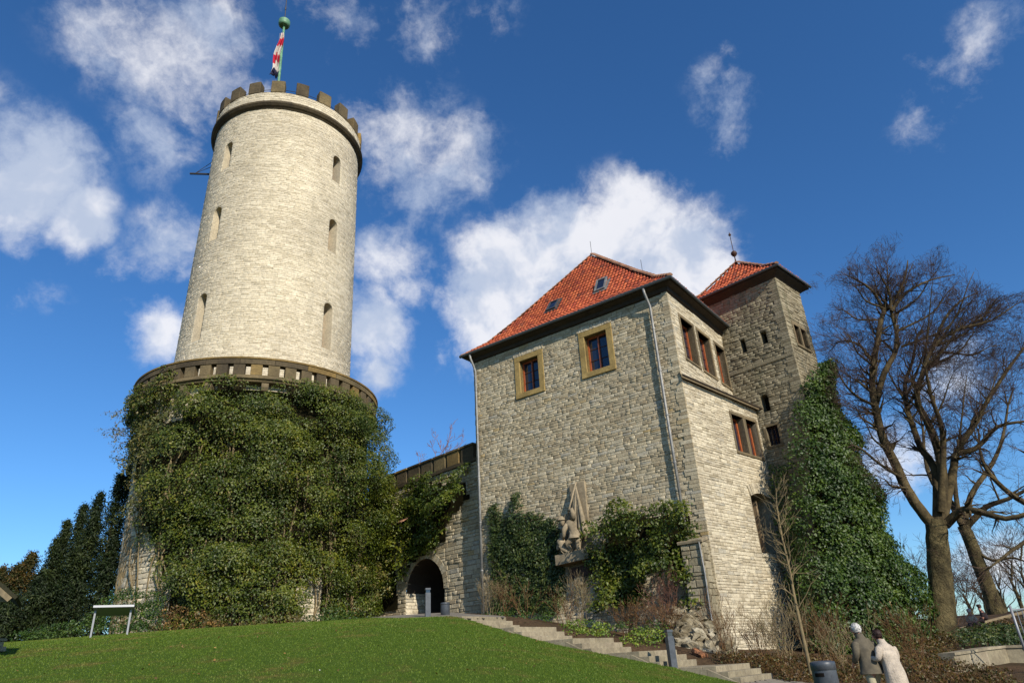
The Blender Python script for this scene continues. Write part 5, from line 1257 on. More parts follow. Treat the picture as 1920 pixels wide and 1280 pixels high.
# young tree by the splayed wall
sp = thing('young_tree', 'slim leafless young tree in front of the splayed wall', 'tree', tuple(at(1521, 1262, 17.2)))
q, r = limb([(1521,1262),(1505,1190),(1490,1120),(1479,1060),(1466,1005),(1457,950),(1455,915)], 18.6, 18.8, .05, .012)
MB().tube(q, r, 8, False).build('trunk', 'twig_pale', sp, True); roots = []
for i in range(5, len(q)-1):
    for _ in range(3 if i > 7 else 2):
        a = random.uniform(0, 6.28); roots.append((q[i], A3(math.cos(a), math.sin(a)*.7, random.uniform(.5, 1.1)), random.uniform(.35, .62)*(1.2-.7*i/len(q)), r[i]*.42))
crown('crown', roots, 2, 'twig_pale', sp, .0001, kids=3, lenf=.72, upb=.07, wig=.12, rmin=.0032, steps=4)
bt_ = at(828, 1000, 44); th = thing('bare_tree', 'faint bare treetop rising behind the gate wall battlements', 'tree', (bt_[0], bt_[1], 3.8))
MB().tube([A3(bt_[0], bt_[1], 3.8), A3(bt_[0], bt_[1], 13.)], [.15, .05], 6, False).build('trunk', 'bark', th, True)
tt = at(828, 838, 44); crown('crown', [(tt-Z*random.uniform(0, 1.2)+A3(dx, 0, 0), A3(random.gauss(0, .35), random.gauss(0, .3), 1), random.uniform(.5, .95), .025) for dx in (-.4, 0, 0, .4, .8, .3, -.2)], 3, 'twig_red', th, .0001, kids=3, upb=.1, rmin=.008)
b3 = at(787, 1000, 44); th = thing('bare_tree', 'tiny bare twigs above the left end of the gate wall', 'tree', (b3[0], b3[1], 3.8)); MB().tube([A3(b3[0], b3[1], 3.8), A3(b3[0], b3[1], 12.3)], [.1, .03], 6, False).build('trunk', 'bark', th, True)
crown('crown', [(at(787, 868, 44), A3(random.gauss(0, .5), 0, 1), .45, .015) for dx in range(3)], 2, 'twig_red', th, .0001, kids=3, rmin=.007)

# ------------------------------------------------------------------ SHRUBS AND GROUND COVER
def bare_shrub(px, py, d, h, sp_, m, label, n=14, levels=3, leaf=None, name='bare_shrub', rmin=.004, lean=(0, 0, 0), grp=None):
    b = at(px, py, d); dz_ = b[2]-gz(b[0], b[1])
    if dz_ > 0: b[2] -= dz_; h += dz_*.85
    th = thing(name, label, 'shrub', tuple(b), grp)
    roots = [(b+A3(random.gauss(0, sp_*.18), random.gauss(0, sp_*.15), -.05), A3(random.gauss(0, .45)*sp_/h+lean[0], random.gauss(0, .4)*sp_/h+lean[1], 1), h*random.uniform(.3, .45), .014) for _ in range(n)]
    P, Dr, L, R = zip(*roots); a, bb, c, dd, tips = grow_v(P, Dr, L, R, levels, kids=3, lenf=.74, rmin=rmin, upb=.08, wig=.13, ang=(14, 38))
    V, F = seg_prisms(a, bb, c, dd, 3); bigmesh('branches', V, 6, F, m, th, 'stuff')
    if leaf:
        k = RNG.random(len(bb)) < leaf[1]; leaves('leaves', bb[k]+RNG.normal(0, .04, (k.sum(), 3)), RNG.normal(0, 1, (k.sum(), 3)), leaf[2], leaf[0], th, 1.)
    return th
bare_shrub(985, 1158, 25., 1.4, .8, 'twig_brown', 'brown bare shrub in front of the left house ivy', 6, 3, ('dry_leaf', .03, .05))
bare_shrub(945, 1150, 28, 1.6, .8, 'twig_brown', 'tall thin bare stems beside the left downpipe', 5, 3)
bare_shrub(925, 1150, 28.5, 1.7, 1., 'twig_pale', 'pale dry stems between gateway and downpipe', 12, 3)
bare_shrub(1090, 1146, 25, 1.25, .7, 'twig_pale', 'olive bare shrub below the carved relief', 9, 4, ('ivy_pale', .03, .05))
bare_shrub(1055, 1146, 25, 1.1, .7, 'twig_brown', 'twiggy shrub with few yellow leaves beside the relief shrub', 7, 3, ('lime_leaf', .10, .06))
bare_shrub(1175, 1165, 24.3, .85, 1.3, 'twig_brown', 'low reddish brown shrub before the thick house ivy', 14, 4, ('dry_leaf', .05, .05))
bare_shrub(1235, 1170, 23.8, .85, 1.1, 'twig_brown', 'brown shrub left of the rubble heap', 14, 4, ('dry_leaf', .04, .05))
bare_shrub(1247, 1140, 25.6, 1.6, .9, 'twig_red', 'pink stemmed climber beside the plaster patch', 12, 4)
bare_shrub(1362, 1225, 20.5, 1.9, .9, 'twig_brown', 'wiry bare shrub at the left foot of the splayed wall', 12, 3)
bare_shrub(1470, 1225, 19.5, 1.7, 1.4, 'twig_pale', 'straggly bare shrub with green shoots before the splayed wall', 18, 3, ('lime_leaf', .05, .04))
bare_shrub(1430, 1225, 20.5, 1.2, 1.2, 'twig_brown', 'low dark twiggy shrub by the splayed wall', 16, 3)
bare_shrub(1545, 1230, 19.5, 1.5, 1.2, 'twig_brown', 'russet twiggy shrub in the ivy shade', 16, 3, ('dry_leaf', .06, .05))
bare_shrub(1600, 1232, 18.5, 1.2, 1.4, 'twig_pale', 'grassy pale stems behind the old couple', 14, 3)
bare_shrub(1705, 1215, 20, 1.4, 1.0, 'twig_brown', 'reddish shrub right of the woman in the cream coat', 18, 3, ('dry_leaf', .10, .05))
def cover(name, label, cat, polypx, dfun, n, rr, m, size, per=260, up=.6, twig=None, hgt=.25, jitter=.6):
    xs_ = [p[0] for p in polypx]; ys_ = [p[1] for p in polypx]; cen = []
    while len(cen) < n:
        x, y = random.uniform(min(xs_), max(xs_)), random.uniform(min(ys_), max(ys_))
        if inpoly(np.array([x]), np.array([y]), polypx)[0]: cen.append(at(x, y, dfun(y)+random.uniform(-.4, .4)))
    cen = np.array(cen); th = thing(name, label, cat, tuple(cen.mean(0)-Z*.2))
    P, N_ = clump_leaves(cen, np.tile(nrm(A3(0, -.5, .8)), (len(cen), 1)), RNG.uniform(*rr, len(cen)), per); leaves('leaves', P, N_, size, m, th, jitter)
    if twig:
        roots = [(c-Z*.25, A3(random.gauss(0, .3), random.gauss(0, .3), 1), hgt, .006) for c in cen for _ in range(1)]
        P_, Dr, L, R = zip(*roots); a, b, c, d, _t = grow_v(P_, Dr, L, R, 2, kids=3, rmin=.003, ang=(10, 35)); V, F = seg_prisms(a, b, c, d, 3); bigmesh('stems', V, 6, F, twig, th, 'stuff')
    return th
lin = lambda y0, d0, y1, d1: (lambda y: float(np.interp(y, [y0, y1], [d0, d1])))
cover('ground_cover', 'bright yellow green ground cover patch left beside the steps', 'plants', [(1052,1170),(1090,1162),(1140,1170),(1150,1190),(1110,1194),(1060,1188)], lin(1160,24,1195,21.8), 130, (.14,.26), 'lime_leaf', .075)
cover('ground_cover', 'green ground cover patch right beside the steps', 'plants', [(1170,1195),(1200,1178),(1250,1180),(1240,1200),(1215,1216),(1175,1208)], lin(1175,22.8,1216,20.8), 110, (.14,.26), 'lime_leaf', .075)
cover('ground_cover', 'dark green low plants under the left shrubs', 'plants', [(905,1152),(960,1146),(1040,1150),(1040,1165),(985,1172),(940,1168)], lin(1146,25.5,1172,23.5), 110, (.12,.24), 'shrub', .08)
cover('ground_cover', 'straggling green plants between the two bright patches', 'plants', [(1130,1172),(1190,1160),(1260,1170),(1250,1182),(1180,1185)], lin(1160,24,1185,22.5), 60, (.12,.22), 'shrub', .075)
for i in range(9):
    x = random.uniform(1000, 1250); y = 1158+(x-1000)*.07
    b = at(x, y, 24.6); 
cover('heath', 'brown heather bed along the foot of the splayed wall', 'heather', [(1345,1222),(1420,1226),(1560,1232),(1565,1275),(1500,1278),(1455,1272),(1410,1248),(1352,1240)], lin(1222,19.8,1280,17.2), 300, (.18,.32), 'heath', .065, 330, twig='twig_brown', hgt=.2)
cover('heath', 'brown heather bed behind the old couple', 'heather', [(1560,1232),(1700,1228),(1710,1300),(1560,1300)], lin(1228,19.4,1300,16.6), 280, (.18,.34), 'heath', .065, 300, twig='twig_brown', hgt=.2)
cover('heath', 'brown heather bed at the lower right corner', 'heather', [(1700,1240),(1800,1240),(1890,1262),(1900,1300),(1700,1300)], lin(1238,18.6,1300,16.2), 250, (.2,.36), 'heath', .065, 300, twig='twig_brown', hgt=.2)
cover('bank_plants', 'olive shrubs on the bank behind the curved wall', 'shrubs', [(1800,1190),(1850,1172),(1920,1178),(1925,1208),(1860,1212),(1810,1210)], lin(1172,27,1212,23), 120, (.3,.55), 'ivy_dark', .11, 130)
cover('bank_plants', 'dry brown grass bank below the timber rail', 'plants', [(1705,1195),(1830,1178),(1930,1156),(1930,1178),(1850,1182),(1720,1215)], lin(1156,32,1215,24), 170, (.25,.5), 'heath', .09, 150)
cover('ground_cover', 'mixed low weeds around the beech trunk foot', 'plants', [(1690,1215),(1780,1205),(1800,1238),(1700,1245)], lin(1205,24,1245,20.5), 110, (.2,.4), 'heath', .08, 200)
cover('bush', 'rounded dark green bush left of the tower base', 'bush', [(170,1170),(195,1125),(240,1105),(290,1115),(305,1150),(300,1185),(170,1188)], lin(1105,29,1190,26.5), 190, (.3,.5), 'shrub', .085, 260)
cover('ground_cover', 'low ivy carpet along the lawn crest at the left', 'plants', [(20,1190),(100,1172),(170,1160),(175,1190),(40,1204)], lin(1160,28,1204,25.5), 130, (.2,.36), 'shrub', .09, 200)
cover('dead_plant', 'tangle of dry brown leaves at the tower ivy foot', 'plants', [(292,1180),(310,1130),(350,1140),(400,1155),(420,1180),(300,1188)], lin(1130,28.5,1188,26.5), 60, (.2,.34), 'dry_leaf', .09, 220, twig='twig_brown')
cover('dead_plant', 'rust brown twigs at the middle of the tower ivy foot', 'plants', [(420,1165),(560,1150),(575,1172),(420,1182)], lin(1150,29,1182,27), 50, (.18,.3), 'ivy_pale', .08, 200, twig='twig_brown')
cover('bush', 'small dense green bush before the bare patch of tower wall', 'bush', [(572,1170),(590,1146),(630,1140),(672,1150),(690,1167)], lin(1140,28.5,1170,27), 60, (.22,.36), 'shrub', .085, 300)

# ------------------------------------------------------------------ YEWS AT THE LEFT
def conifer(px, py, d, wid, m, label, n=8500, ground_z=3.2):
    a = at(px, py, d); h = a[2]-ground_z; th = thing('yew_tree', label, 'tree', (a[0], a[1], ground_z), 'dark yews left of the tower')
    MB().tube([A3(a[0], a[1], ground_z), a-Z*.3], [.14, .02], 7, False).build('trunk', 'bark', th, True)
    nb = int(110+h*22); C_, D_ = [], []
    for i in range(nb):                                              # rising boughs, each a spray of needles
        t = random.random()**.8; z = ground_z+.2+(h-.3)*t; R_ = wid*(1-t)**.85*random.uniform(.35, 1.3)+.08; an = random.uniform(0, 6.28)
        dr = nrm(A3(math.cos(an), math.sin(an), random.uniform(.25, .8)))
        m_ = int(n/nb); s = RNG.random(m_)**.6; p = A3(a[0], a[1], z)+dr*(R_*s)[:, None]-np.outer(s*s*R_*.25, Z)+RNG.normal(0, .10+.05*R_, (m_, 3)); C_.append(p); D_.append(np.tile(dr+Z*.5, (m_, 1)))
    k = 160; C_.append(a-np.outer(RNG.random(k)**1.5*1.2, Z)+RNG.normal(0, .07, (k, 3))); D_.append(RNG.normal(0, 1, (k, 3)))
    leaves('needles', np.concatenate(C_), np.concatenate(D_), .15, m, th, .7, .42)
for i, (x, y, d, wd, m, lb) in enumerate([(246,872,42,1.9,'yew','tallest dark yew touching the tower edge'),(228,888,39,1.6,'yew','dark yew just left of the tower'),(190,922,40,1.7,'yew','second tall dark yew from the tower'),(160,946,40,1.5,'yew','slim yew spire in the middle of the row'),(176,968,37,1.9,'yew','bushy yew in front of the slim spire'),
        (128,976,40,1.4,'yew','yew with narrow double tip'),(110,1010,39,1.6,'yew','pointed low yew in the left of the row'),(145,1030,36,2.0,'yew','wide dark yew low in the row'),(62,1036,38,2.0,'yew_brown','bronze tinged yew with ragged top'),(35,1058,37,2.0,'yew_brown','brownish yew near the left edge'),(8,1062,39,1.9,'yew_brown','bronze yew at the very left edge'),(85,1070,35,2.3,'yew','low rounded yew near the lawn'),(20,1110,33,2.4,'yew','dark low yew behind the shingle roof'),(-50,1070,37,2.4,'yew','yew cut by the left picture edge'),(215,1010,36,2.0,'yew','dark yew in the tower shade')]):
    conifer(x, y, d, wd, m, lb)

# ------------------------------------------------------------------ STREET FURNITURE
def bollard(px, py, d, h, wd, label):
    b = at(px, py, d); th = thing('light_bollard', label, 'bollard', tuple(b), 'square grey light bollards'); w2_ = wd/2
    X_, Y_ = nrm(A3(1, .3, 0)), nrm(A3(-.3, 1, 0))
    bevel(MB().box(b, X_, Y_, Z, -w2_, w2_, -w2_, w2_, -.3, h-.16).build('post', 'anthracite', th), .006)
    bevel(MB().box(b, X_, Y_, Z, -w2_, w2_, -w2_, w2_, h-.06, h).build('cap', 'anthracite', th), .006)
    MB().box(b, X_, Y_, Z, -w2_+.02, w2_-.02, -w2_+.02, w2_-.02, h-.17, h-.05).build('lamp_window', 'glass', th)
bollard(1262, 1246, 17.2, .82, .17, 'slanted looking grey light bollard at the lawn edge by the steps')
bollard(802, 1160, 24.5, 1.05, .19, 'grey light bollard in front of the gateway')
def bin_(px, py, d, h, r, label, gz_=None, slot=True):
    b = at(px, py, d); 
    if gz_ is not None: b[2] = gz_
    th = thing('litter_bin', label, 'bin', tuple(b), 'round grey litter bins')
    MB().lathe(b, [(0,.0),(r*.93,0),(r*.93,.05),(r,.06),(r,h*.86)], 32).build('body', 'anthracite', th, True)
    MB().lathe(b, [(r*.9,h*.845),(r*1.03,h*.85),(r*1.03,h*.96),(r*.98,h*.985),(r*.6,h),(0,h)], 32).build('lid', 'anthracite', th, True)
    if slot:
        dr = nrm(A3(CAM[0]-b[0]-1.6, CAM[1]-b[1], 0)); sd = A3(-dr[1], dr[0], 0); V = []
        for k in range(7):
            a = (k/6-.5)*.8-.35; n_ = dr*math.cos(a)+sd*math.sin(a)
            for z_ in (h*.75, h*.81): V.append(b+n_*(r+.004)+Z*z_)
        meshobj('slot', V, [(2*k, 2*k+2, 2*k+3, 2*k+1) for k in range(6)], 'dark', th)
bp = at(1541, 1240, 12.6); bin_(1541, 1240, 12.6, bp[2]+.02-.32, .215, 'large dark grey litter bin cut by the bottom edge', .32)
bin_(835, 1159, 25.2, .56, .17, 'small grey litter bin beside the gateway bollard', None, False)
# sloping information desk at the left
bd = thing('information_desk', 'slanted grey information board on two metal legs', 'information board', tuple(at(205, 1190, 23.)))
la, lb_ = at(170, 1192, 23.), at(238, 1189, 23.4); ua_ = nrm(lb_-la)*1.; ua_[2] = 0; ua_ = nrm(ua_); bk_ = A3(-ua_[1], ua_[0], 0)
for p in (la, lb_): bevel(MB().box(p, ua_, bk_, Z, -.03, .03, -.03, .03, -.2, .80).build('leg', 'galv', bd), .004)
tl_ = nrm(-bk_*.85+Z*.22); tn_ = nrm(np.cross(ua_, tl_)); tn_ = tn_ if tn_[2] > 0 else -tn_
bevel(MB().box(la+Z*.84, ua_, tl_, tn_, -.06, np.linalg.norm(lb_-la)+.10, -.55, .3, -.04, .04).build('panel', 'galv', bd), .006)
# shingled shelter roof at the left edge and its low wall
hp = at(20, 1110, 17); ht = thing('shelter', 'corner of a shingled shelter roof at the left edge', 'shelter', (hp[0]-1.5, hp[1], 2.4))
A0, A1 = at(-110, 1000, 17), at(30, 1121, 17); dr = nrm(A1-A0); dep = nrm(A3(-.62, 1, 0)); up_ = nrm(np.cross(dep, dr)); up_ = up_ if up_[2] > 0 else -up_
MB().box(A0-dr*1.2, dr, dep, up_, 0, np.linalg.norm(A1-A0)+1.2, 0, 2.4, -.03, .05).build('roof', 'thatch', ht)
for q in range(15): MB().box(A0-dr*1.2+dr*(.19*q), dr, dep, up_, .0, .20, -.03, 2.43, .05, .08).build('shingle', 'thatch', ht)
MB().box(A0-dr*1.2, dr, dep, up_, 0, np.linalg.norm(A1-A0)+1.12, .02, .10, -.16, -.03).build('rafter', 'timber', ht)
q0 = at(-70, 1122, 17.1); MB().box(q0, nrm(at(20, 1124, 17.1)-q0), dep, Z, 0, 1.15, 0, .1, -.05, .06).build('tie_beam', 'timber', ht)
for px_ in (-30,): p = at(px_, 1128, 17.2); MB().box(p, A3(1,0,0), A3(0,1,0), Z, -.07, .07, -.07, .07, p[2]*-1+gz(p[0], p[1])-.2, 0).build('post', 'timber', ht)
lw = at(-46, 1198, 18.5); lw[2] = gz(lw[0], lw[1])+.22; lwt = thing('low_wall', 'low stone wall with flat cap at the lower left edge', 'wall', tuple(lw))
for j in range(3):
    for i in range(4):
        x_ = -.9+.36*i+(.1 if j % 2 else 0); bevel(MB().box(lw, A3(1,0,0), A3(0,1,0), Z, x_, x_+.345, 0, .4, -.25+.13*j, -.25+.13*j+.122).build('stone', 'light_stone', lwt), .01)
bevel(MB().box(lw, A3(1,0,0), A3(0,1,0), Z, -.9, .56, -.05, .45, .14, .21).build('cap_stone', 'concrete', lwt), .01)
# right side: curved retaining wall, timber rail, metal post
cwp = [at(x, y, d) for x, y, d in ((1788,1228,19.0),(1815,1224,19.6),(1850,1218,20.3),(1885,1214,20.8),(1920,1213,20.6),(1960,1216,20.2))]
cw = thing('retaining_wall', 'curved pale concrete retaining wall at the lower right', 'wall', tuple(cwp[0])); 
for a_, b_ in zip(cwp[:-1], cwp[1:]):
    d_ = nrm(A3(*(b_-a_)[:2], 0)); n_ = A3(-d_[1], d_[0], 0); P = [a_-Z*.75, b_-Z*.75, b_, a_]; P += [p+n_*.35 for p in P]
    o = meshobj('wall_segment', P, BOXF, 'concrete', cw)
    P = [a_-n_*.04, b_-n_*.04, b_+n_*.4, a_+n_*.4]; P = P+[p+Z*.07 for p in P]; meshobj('cap_stone', P, BOXF, 'concrete', cw)
rl = [at(1700,1207,30), at(1760,1190,32), at(1830,1171,34), at(1890,1155,35), at(1950,1140,36)]
tr_ = thing('timber_rail', 'long low timber rail running up the bank at the right', 'rail', tuple(rl[0]))
for a_, b_ in zip(rl[:-1], rl[1:]):
    MB().tube([a_, b_], .085, 8).build('rail', 'timber', tr_); MB().tube([a_-Z*.6, a_+Z*.02], .09, 8).build('post', 'timber', tr_)
pa, pb2 = at(1893, 1134, 19), at(1916, 1212, 19.2); ps_ = thing('metal_gate_post', 'galvanised post with dark mesh panel at the right edge', 'post', tuple(pb2))
pb2[0] = pa[0]; pb2[1] = pa[1]
MB().tube([pb2-Z*.35, pa], .035, 10).build('post', 'galv', ps_, True); X_ = nrm(A3(1, -.25, 0))
for i in range(9): MB().tube([pa+X_*(.12+.13*i)-Z*.15, pa+X_*(.12+.13*i)-Z*1.25], .012, 5).build('bar', 'galv', ps_)
for z_ in (.12, 1.28): MB().tube([pa-Z*z_, pa+X_*1.3-Z*z_], .022, 6).build('rail', 'galv', ps_)

# ------------------------------------------------------------------ PEOPLE
def place(V, pos, yaw, sc=1.):
    V = np.array(V, float)*sc; c, s = math.cos(yaw), math.sin(yaw); return np.stack([V[:, 0]*c-V[:, 1]*s, V[:, 0]*s+V[:, 1]*c, V[:, 2]], 1)+pos
def hand(w_, d, thumb, s=1.):
    """five bent fingers from a wrist: returns verts, edges, radii relative index 0 = palm"""
    d = nrm(d); t = nrm(thumb-d*np.dot(thumb, d)); dn = np.cross(d, t); V = [w_+d*.05*s]; E_ = []; R_ = [.024*s]
    for i, (o, l) in enumerate(((-.026, .062), (-.009, .078), (.009, .074), (.026, .06))):
        k = w_+d*.09*s+t*(-o)*s; a_ = len(V); V += [k, k+d*l*.5*s+dn*.010*s, k+d*l*.85*s+dn*.03*s]; E_ += [(0, a_), (a_, a_+1), (a_+1, a_+2)]; R_ += [.011*s, .009*s, .007*s]
    a_ = len(V); V += [w_+d*.05*s+t*.035*s, w_+d*.08*s+t*.05*s]; E_ += [(0, a_), (a_, a_+1)]; R_ += [.011*s, .009*s]; return V, E_, R_
def figure(name_label, pos, yaw, J, cloth, skinm='skin'):
    th = thing('person', name_label, 'person', tuple(pos))
    return th
def add_body(th, pos, yaw, J, E_, R_, m='skin', name='body'):
    V = place(J, pos, yaw); return skin_body(name, V, E_, R_, m, th, 0, 2, loc=V[0])
def person_full(label, pos, yaw, hgt, pelvis_z, coat, coat_len, legm, hairm, bald=False, stoop=.10, stride=.30, arm_r=None, arm_l=None, coat_flare=.04, shoulder=.19, headtilt=.03):
    th = thing('person', label, 'person', tuple(pos)); s = hgt/1.74
    J = np.array([(0,0,.93),(0,.02*1,1.12),(0,stoop*.5,1.32),(0,stoop,1.46),(0,stoop+.04+headtilt,1.545),(0,stoop+.055+headtilt*1.6,1.62),(0,stoop+.05+headtilt*1.6,1.665)])*s
    E_ = [(i, i+1) for i in range(6)]; R_ = [.11*s,.10*s,.10*s,.055*s,.062*s,.088*s,.078*s]; J = [tuple(q) for q in J]
    def add(p, par, r): J.append(tuple(np.array(p)*s)); E_.append((par, len(J)-1)); R_.append(r*s); return len(J)-1
    hd_ = add((0, stoop+.15+headtilt*1.6, 1.595), 5, .018)            # nose
    add((0, stoop+.10+headtilt*1.7, 1.53), 4, .035)                   # chin
    for sx, arm in ((-1, arm_l), (1, arm_r)):
        a = add((sx*(shoulder-.02), stoop*.6, 1.375), 2, .05); e = add(arm[0], a, .046); w_ = add(arm[1], e, .030)
        hv, he, hr = hand(np.array(arm[1])*s, (np.array(arm[1])-np.array(arm[0])), A3(-sx, .2, .8), s); b = len(J)
        J += [tuple(q) for q in hv]; E_ += [(w_, b)]+[(x+b, y+b) for x, y in he]; R_ += hr
    for sx, st_ in ((-1, -stride), (1, stride)):
        h_ = add((sx*.09, 0, .86), 0, .10); kn = add((sx*.09, st_*.45+.05, .48), h_, .062); an_ = add((sx*.09, st_, .09+(.06 if st_ < 0 else 0)), kn, .04); add((sx*.10, st_+.15, .04), an_, .04)
    add_body(th, pos, yaw, J, E_, R_)
    # head hair
    def hc(z, y, rx, ry): return ((0, y, z), rx, ry, 0)
    y0 = (stoop+.045+headtilt*1.6)
    hv, hf = loft([((0, (y0-.015)*s, 1.755*s), .012*s, .015*s, 0), ((0, (y0-.008)*s, 1.748*s), .045*s, .055*s, 0), ((0, (y0-.01)*s, 1.725*s), .075*s, .088*s, 0), ((0, (y0-.018)*s, 1.69*s), .090*s, .098*s, 0), ((0, (y0-.03)*s, 1.65*s), .090*s, .085*s, 0), ((0, (y0-.045)*s, 1.615*s), .082*s, .066*s, 0), ((0, (y0-.05)*s, 1.59*s), .066*s, .05*s, 0)], 20, .03, 2)
    hv = np.array(hv); hv = hv+RNG.normal(0, .0035*s, hv.shape); hc_ = hv.mean(0)
    meshobj('hair', place(hv, pos, yaw), [f[::-1] for f in hf], hairm, th, True)
    q_ = RNG.integers(0, len(hv), 900); hp_ = hv[q_]*.55+hv[np.minimum(q_+RNG.integers(0, 22, 900), len(hv)-1)]*.45; hn_ = hp_-hc_; hn_ /= np.linalg.norm(hn_, axis=1)[:, None]
    hp_ = hp_+hn_*.006*s; wp_ = place(hp_, pos, yaw); nn2 = place(hn_, A3(0, 0, 0), yaw); leaves('hair_locks', wp_, nn2, .034*s, hairm, th, .35, .45, None)
    for sx in (-1, 1):                                                # ears
        c = A3(sx*.092, y0+.028, 1.615)*s; ev, ef = loft([(c+A3(0,0,.03)*s, .006*s, .012*s, 0), (c+A3(sx*.004,0,.015)*s, .012*s, .02*s, 0), (c-A3(0,0,.012)*s, .010*s, .017*s, 0), (c-A3(0,0,.03)*s, .005*s, .008*s, 0)], 8)
        meshobj('ear', place(ev, pos, yaw), ef, 'skin', th, True)
    # trousers: skinned legs a little fuller than the body
    Jt = [(0,0,.95),(-.09,0,.84),(-.09,-stride*.45+.05,.48),(-.09,-stride,.12+.06),(.09,0,.84),(.09,stride*.45+.05,.48),(.09,stride,.12)]
    Jt = [tuple(np.array(q)*s) for q in Jt]; add_body(th, pos, yaw, Jt, [(0,1),(1,2),(2,3),(0,4),(4,5),(5,6)], [.09*s,.095*s,.08*s,.068*s,.095*s,.08*s,.068*s], legm, 'trousers')
    for sx, st_ in ((-1, -stride), (1, stride)):
        z_ = .06 if st_ < 0 else 0; fv, ff = loft([((sx*.1*s, (st_+.05)*s, (.13+z_)*s), .045*s, .05*s, 0), ((sx*.1*s, (st_+.06)*s, (.08+z_)*s), .05*s, .10*s, 0), ((sx*.1*s, (st_+.07)*s, (.03+z_)*s), .052*s, .14*s, 0), ((sx*.1*s, (st_+.07)*s, (0+z_)*s), .05*s, .14*s, 0)], 12)
        meshobj('shoe', place(fv, pos, yaw), ff, 'dark_cloth', th, True)
    # coat: body shell, collar, sleeves
    hem = coat_len
    zs2 = np.linspace(1.47, hem, 16); secs = []
    for i, z_ in enumerate(zs2):
        t = (1.47-z_)/(1.47-hem); y_ = stoop*(.9 if z_ > 1.3 else np.interp(z_, [.9, 1.3], [.0, .55])); 
        rx = np.interp(z_, [hem, .9, 1.1, 1.25, 1.36, 1.42, 1.47], [.205+coat_flare, .195+coat_flare*.5, .182, .20, .212, .18, .09]); ry = np.interp(z_, [hem, .9, 1.15, 1.3, 1.42, 1.47], [.165+coat_flare, .16+coat_flare*.4, .14, .145, .115, .08])
        secs.append(((0, y_*s, z_*s), rx*s, ry*s, 0))
    cv, cf = loft(secs, 34, .024, 1.3); o = meshobj('coat', place(cv, pos, yaw), cf, coat, th, True); so_ = o.modifiers.new('cloth', 'SOLIDIFY'); so_.thickness = .012; so_.offset = 1; sb = o.modifiers.new('sm', 'SUBSURF'); sb.render_levels = 1; sb.levels = 1
    cv, cf = loft([((0, (stoop+.035)*s, 1.56*s), .072*s, .074*s, 0), ((0, (stoop+.015)*s, 1.51*s), .085*s, .082*s, 0), ((0, stoop*.9*s, 1.45*s), .11*s, .10*s, 0)], 18, .02); meshobj('collar', place(cv, pos, yaw), cf[:-1], coat, th, True)
    for sx, arm in ((-1, arm_l), (1, arm_r)):
        sh_ = A3(sx*(shoulder-.03), stoop*.6, 1.395)*s; el = np.array(arm[0])*s; wr = np.array(arm[1])*s; m1 = (sh_+el)/2+A3(sx*.015, -.01, .01)*s
        pts = [sh_, sh_*.75+el*.25+A3(sx*.012,0,0)*s, m1, el, (el+wr)/2, wr-(wr-el)*.04]; mb_ = MB().tube([A3(*p) for p in place(pts, pos, yaw)], [.085*s,.085*s,.076*s,.068*s,.06*s,.054*s], 12); o = mb_.build('sleeve', coat, th, True); sb = o.modifiers.new('sm', 'SUBSURF'); sb.render_levels = 1
    return th
mp = at(1622, 1205, 14.0); mp[2] = gz(mp[0], mp[1])+.02; mz = at(1605, 1167, 14.)[2]
mp[2] = mz-1.755
person_full('white haired man in grey brown jacket and pale trousers walking away', mp, rad(12), 1.74, .93, 'jacket', .80, 'trousers', 'white_hair', stoop=.10, stride=.28,
            arm_l=((-.27, .0, 1.14), (-.22, .20, 1.02)), arm_r=((.26, .02, 1.15), (.20, .22, 1.06)))
wp = at(1663, 1205, 13.8); wz = at(1648, 1180, 13.8)[2]; wp[2] = mp[2]-.02
s_w = (wz-wp[2])/1.74
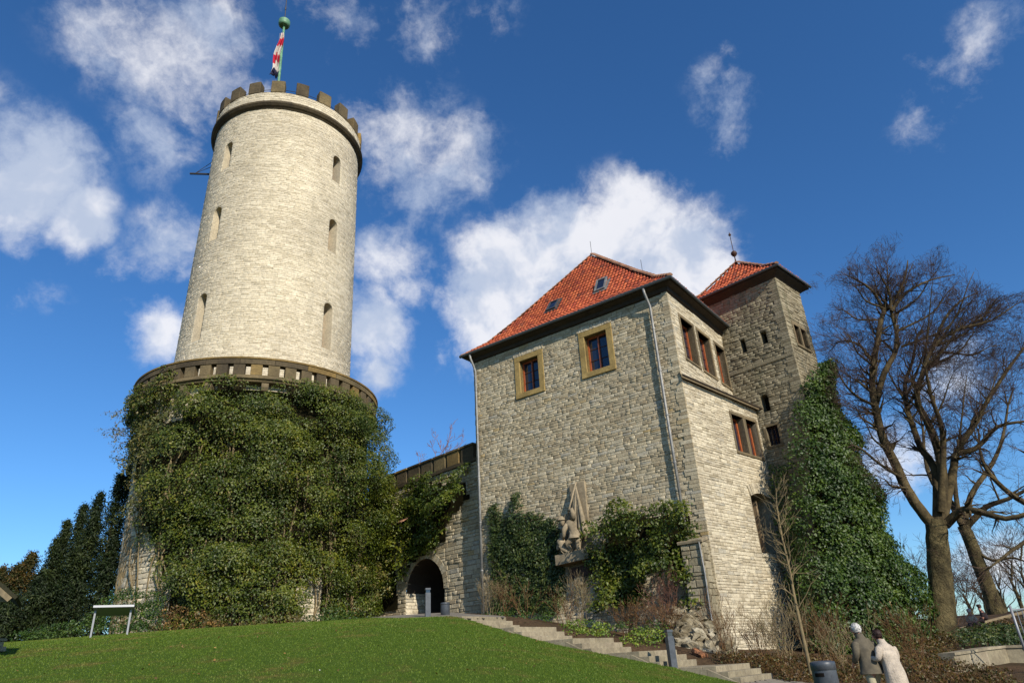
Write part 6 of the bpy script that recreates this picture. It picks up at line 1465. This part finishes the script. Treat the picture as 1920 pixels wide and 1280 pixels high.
person_full('dark haired woman in long cream coat holding the man\'s arm', wp, rad(16), 1.74*s_w, .93, 'coat', .47, 'dark_cloth', 'dark_hair', stoop=.13, stride=.2, headtilt=.045,
            arm_l=((-.30, .02, 1.16), (-.30, .26, 1.20)), arm_r=((.22, .06, 1.13), (.12, .26, 1.02)), coat_flare=.03)
def seated(label, p, yaw, topm, legm_, hairm):
    th = thing('person', label, 'person', tuple(p))
    J = [(0,0,.45),(0,.06,.68),(0,.10,.86),(0,.14,.98),(0,.17,1.10),(-.16,.08,.84),(-.18,.14,.62),(-.10,.30,.58),(.16,.08,.84),(.18,.14,.62),(.10,.30,.58),(-.09,.2,.47),(-.1,.42,.45),(-.1,.42,.08),(-.1,.54,.04),(.09,.2,.47),(.1,.42,.45),(.1,.42,.08),(.1,.54,.04)]
    add_body(th, p, yaw, J, [(0,1),(1,2),(2,3),(3,4),(2,5),(5,6),(6,7),(2,8),(8,9),(9,10),(0,11),(11,12),(12,13),(13,14),(0,15),(15,16),(16,17),(17,18)], [.14,.15,.15,.06,.095,.075,.055,.04,.075,.055,.04,.09,.065,.045,.04,.09,.065,.045,.04], 'skin')
    Jc = J[:4]+J[5:7]+J[8:10]; add_body(th, p, yaw, Jc, [(0,1),(1,2),(2,3),(2,4),(4,5),(2,6),(6,7)], [.17,.18,.18,.08,.10,.08,.10,.08], topm, 'jacket')
    Jl = [J[0]]+J[11:14]+J[15:18]; add_body(th, p, yaw, Jl, [(0,1),(1,2),(2,3),(0,4),(4,5),(5,6)], [.16,.11,.085,.06,.11,.085,.06], legm_, 'trousers')
    hv, hf = loft([((0, .14, 1.23), .02, .02, 0), ((0, .14, 1.21), .08, .09, 0), ((0, .14, 1.15), .105, .11, 0), ((0, .12, 1.06), .09, .08, 0)], 12); meshobj('hair', place(hv, p, yaw), hf, hairm, th, True)
seated('distant person in pale top sitting on the timber rail', at(1825, 1172, 33.5)-Z*.45, rad(150), 'coat', 'dark_cloth', 'white_hair')
seated('distant person in dark clothes leaning over the timber rail', at(1851, 1165, 33.8)-Z*.40, rad(60), 'dark_cloth', 'dark_cloth', 'dark_hair')
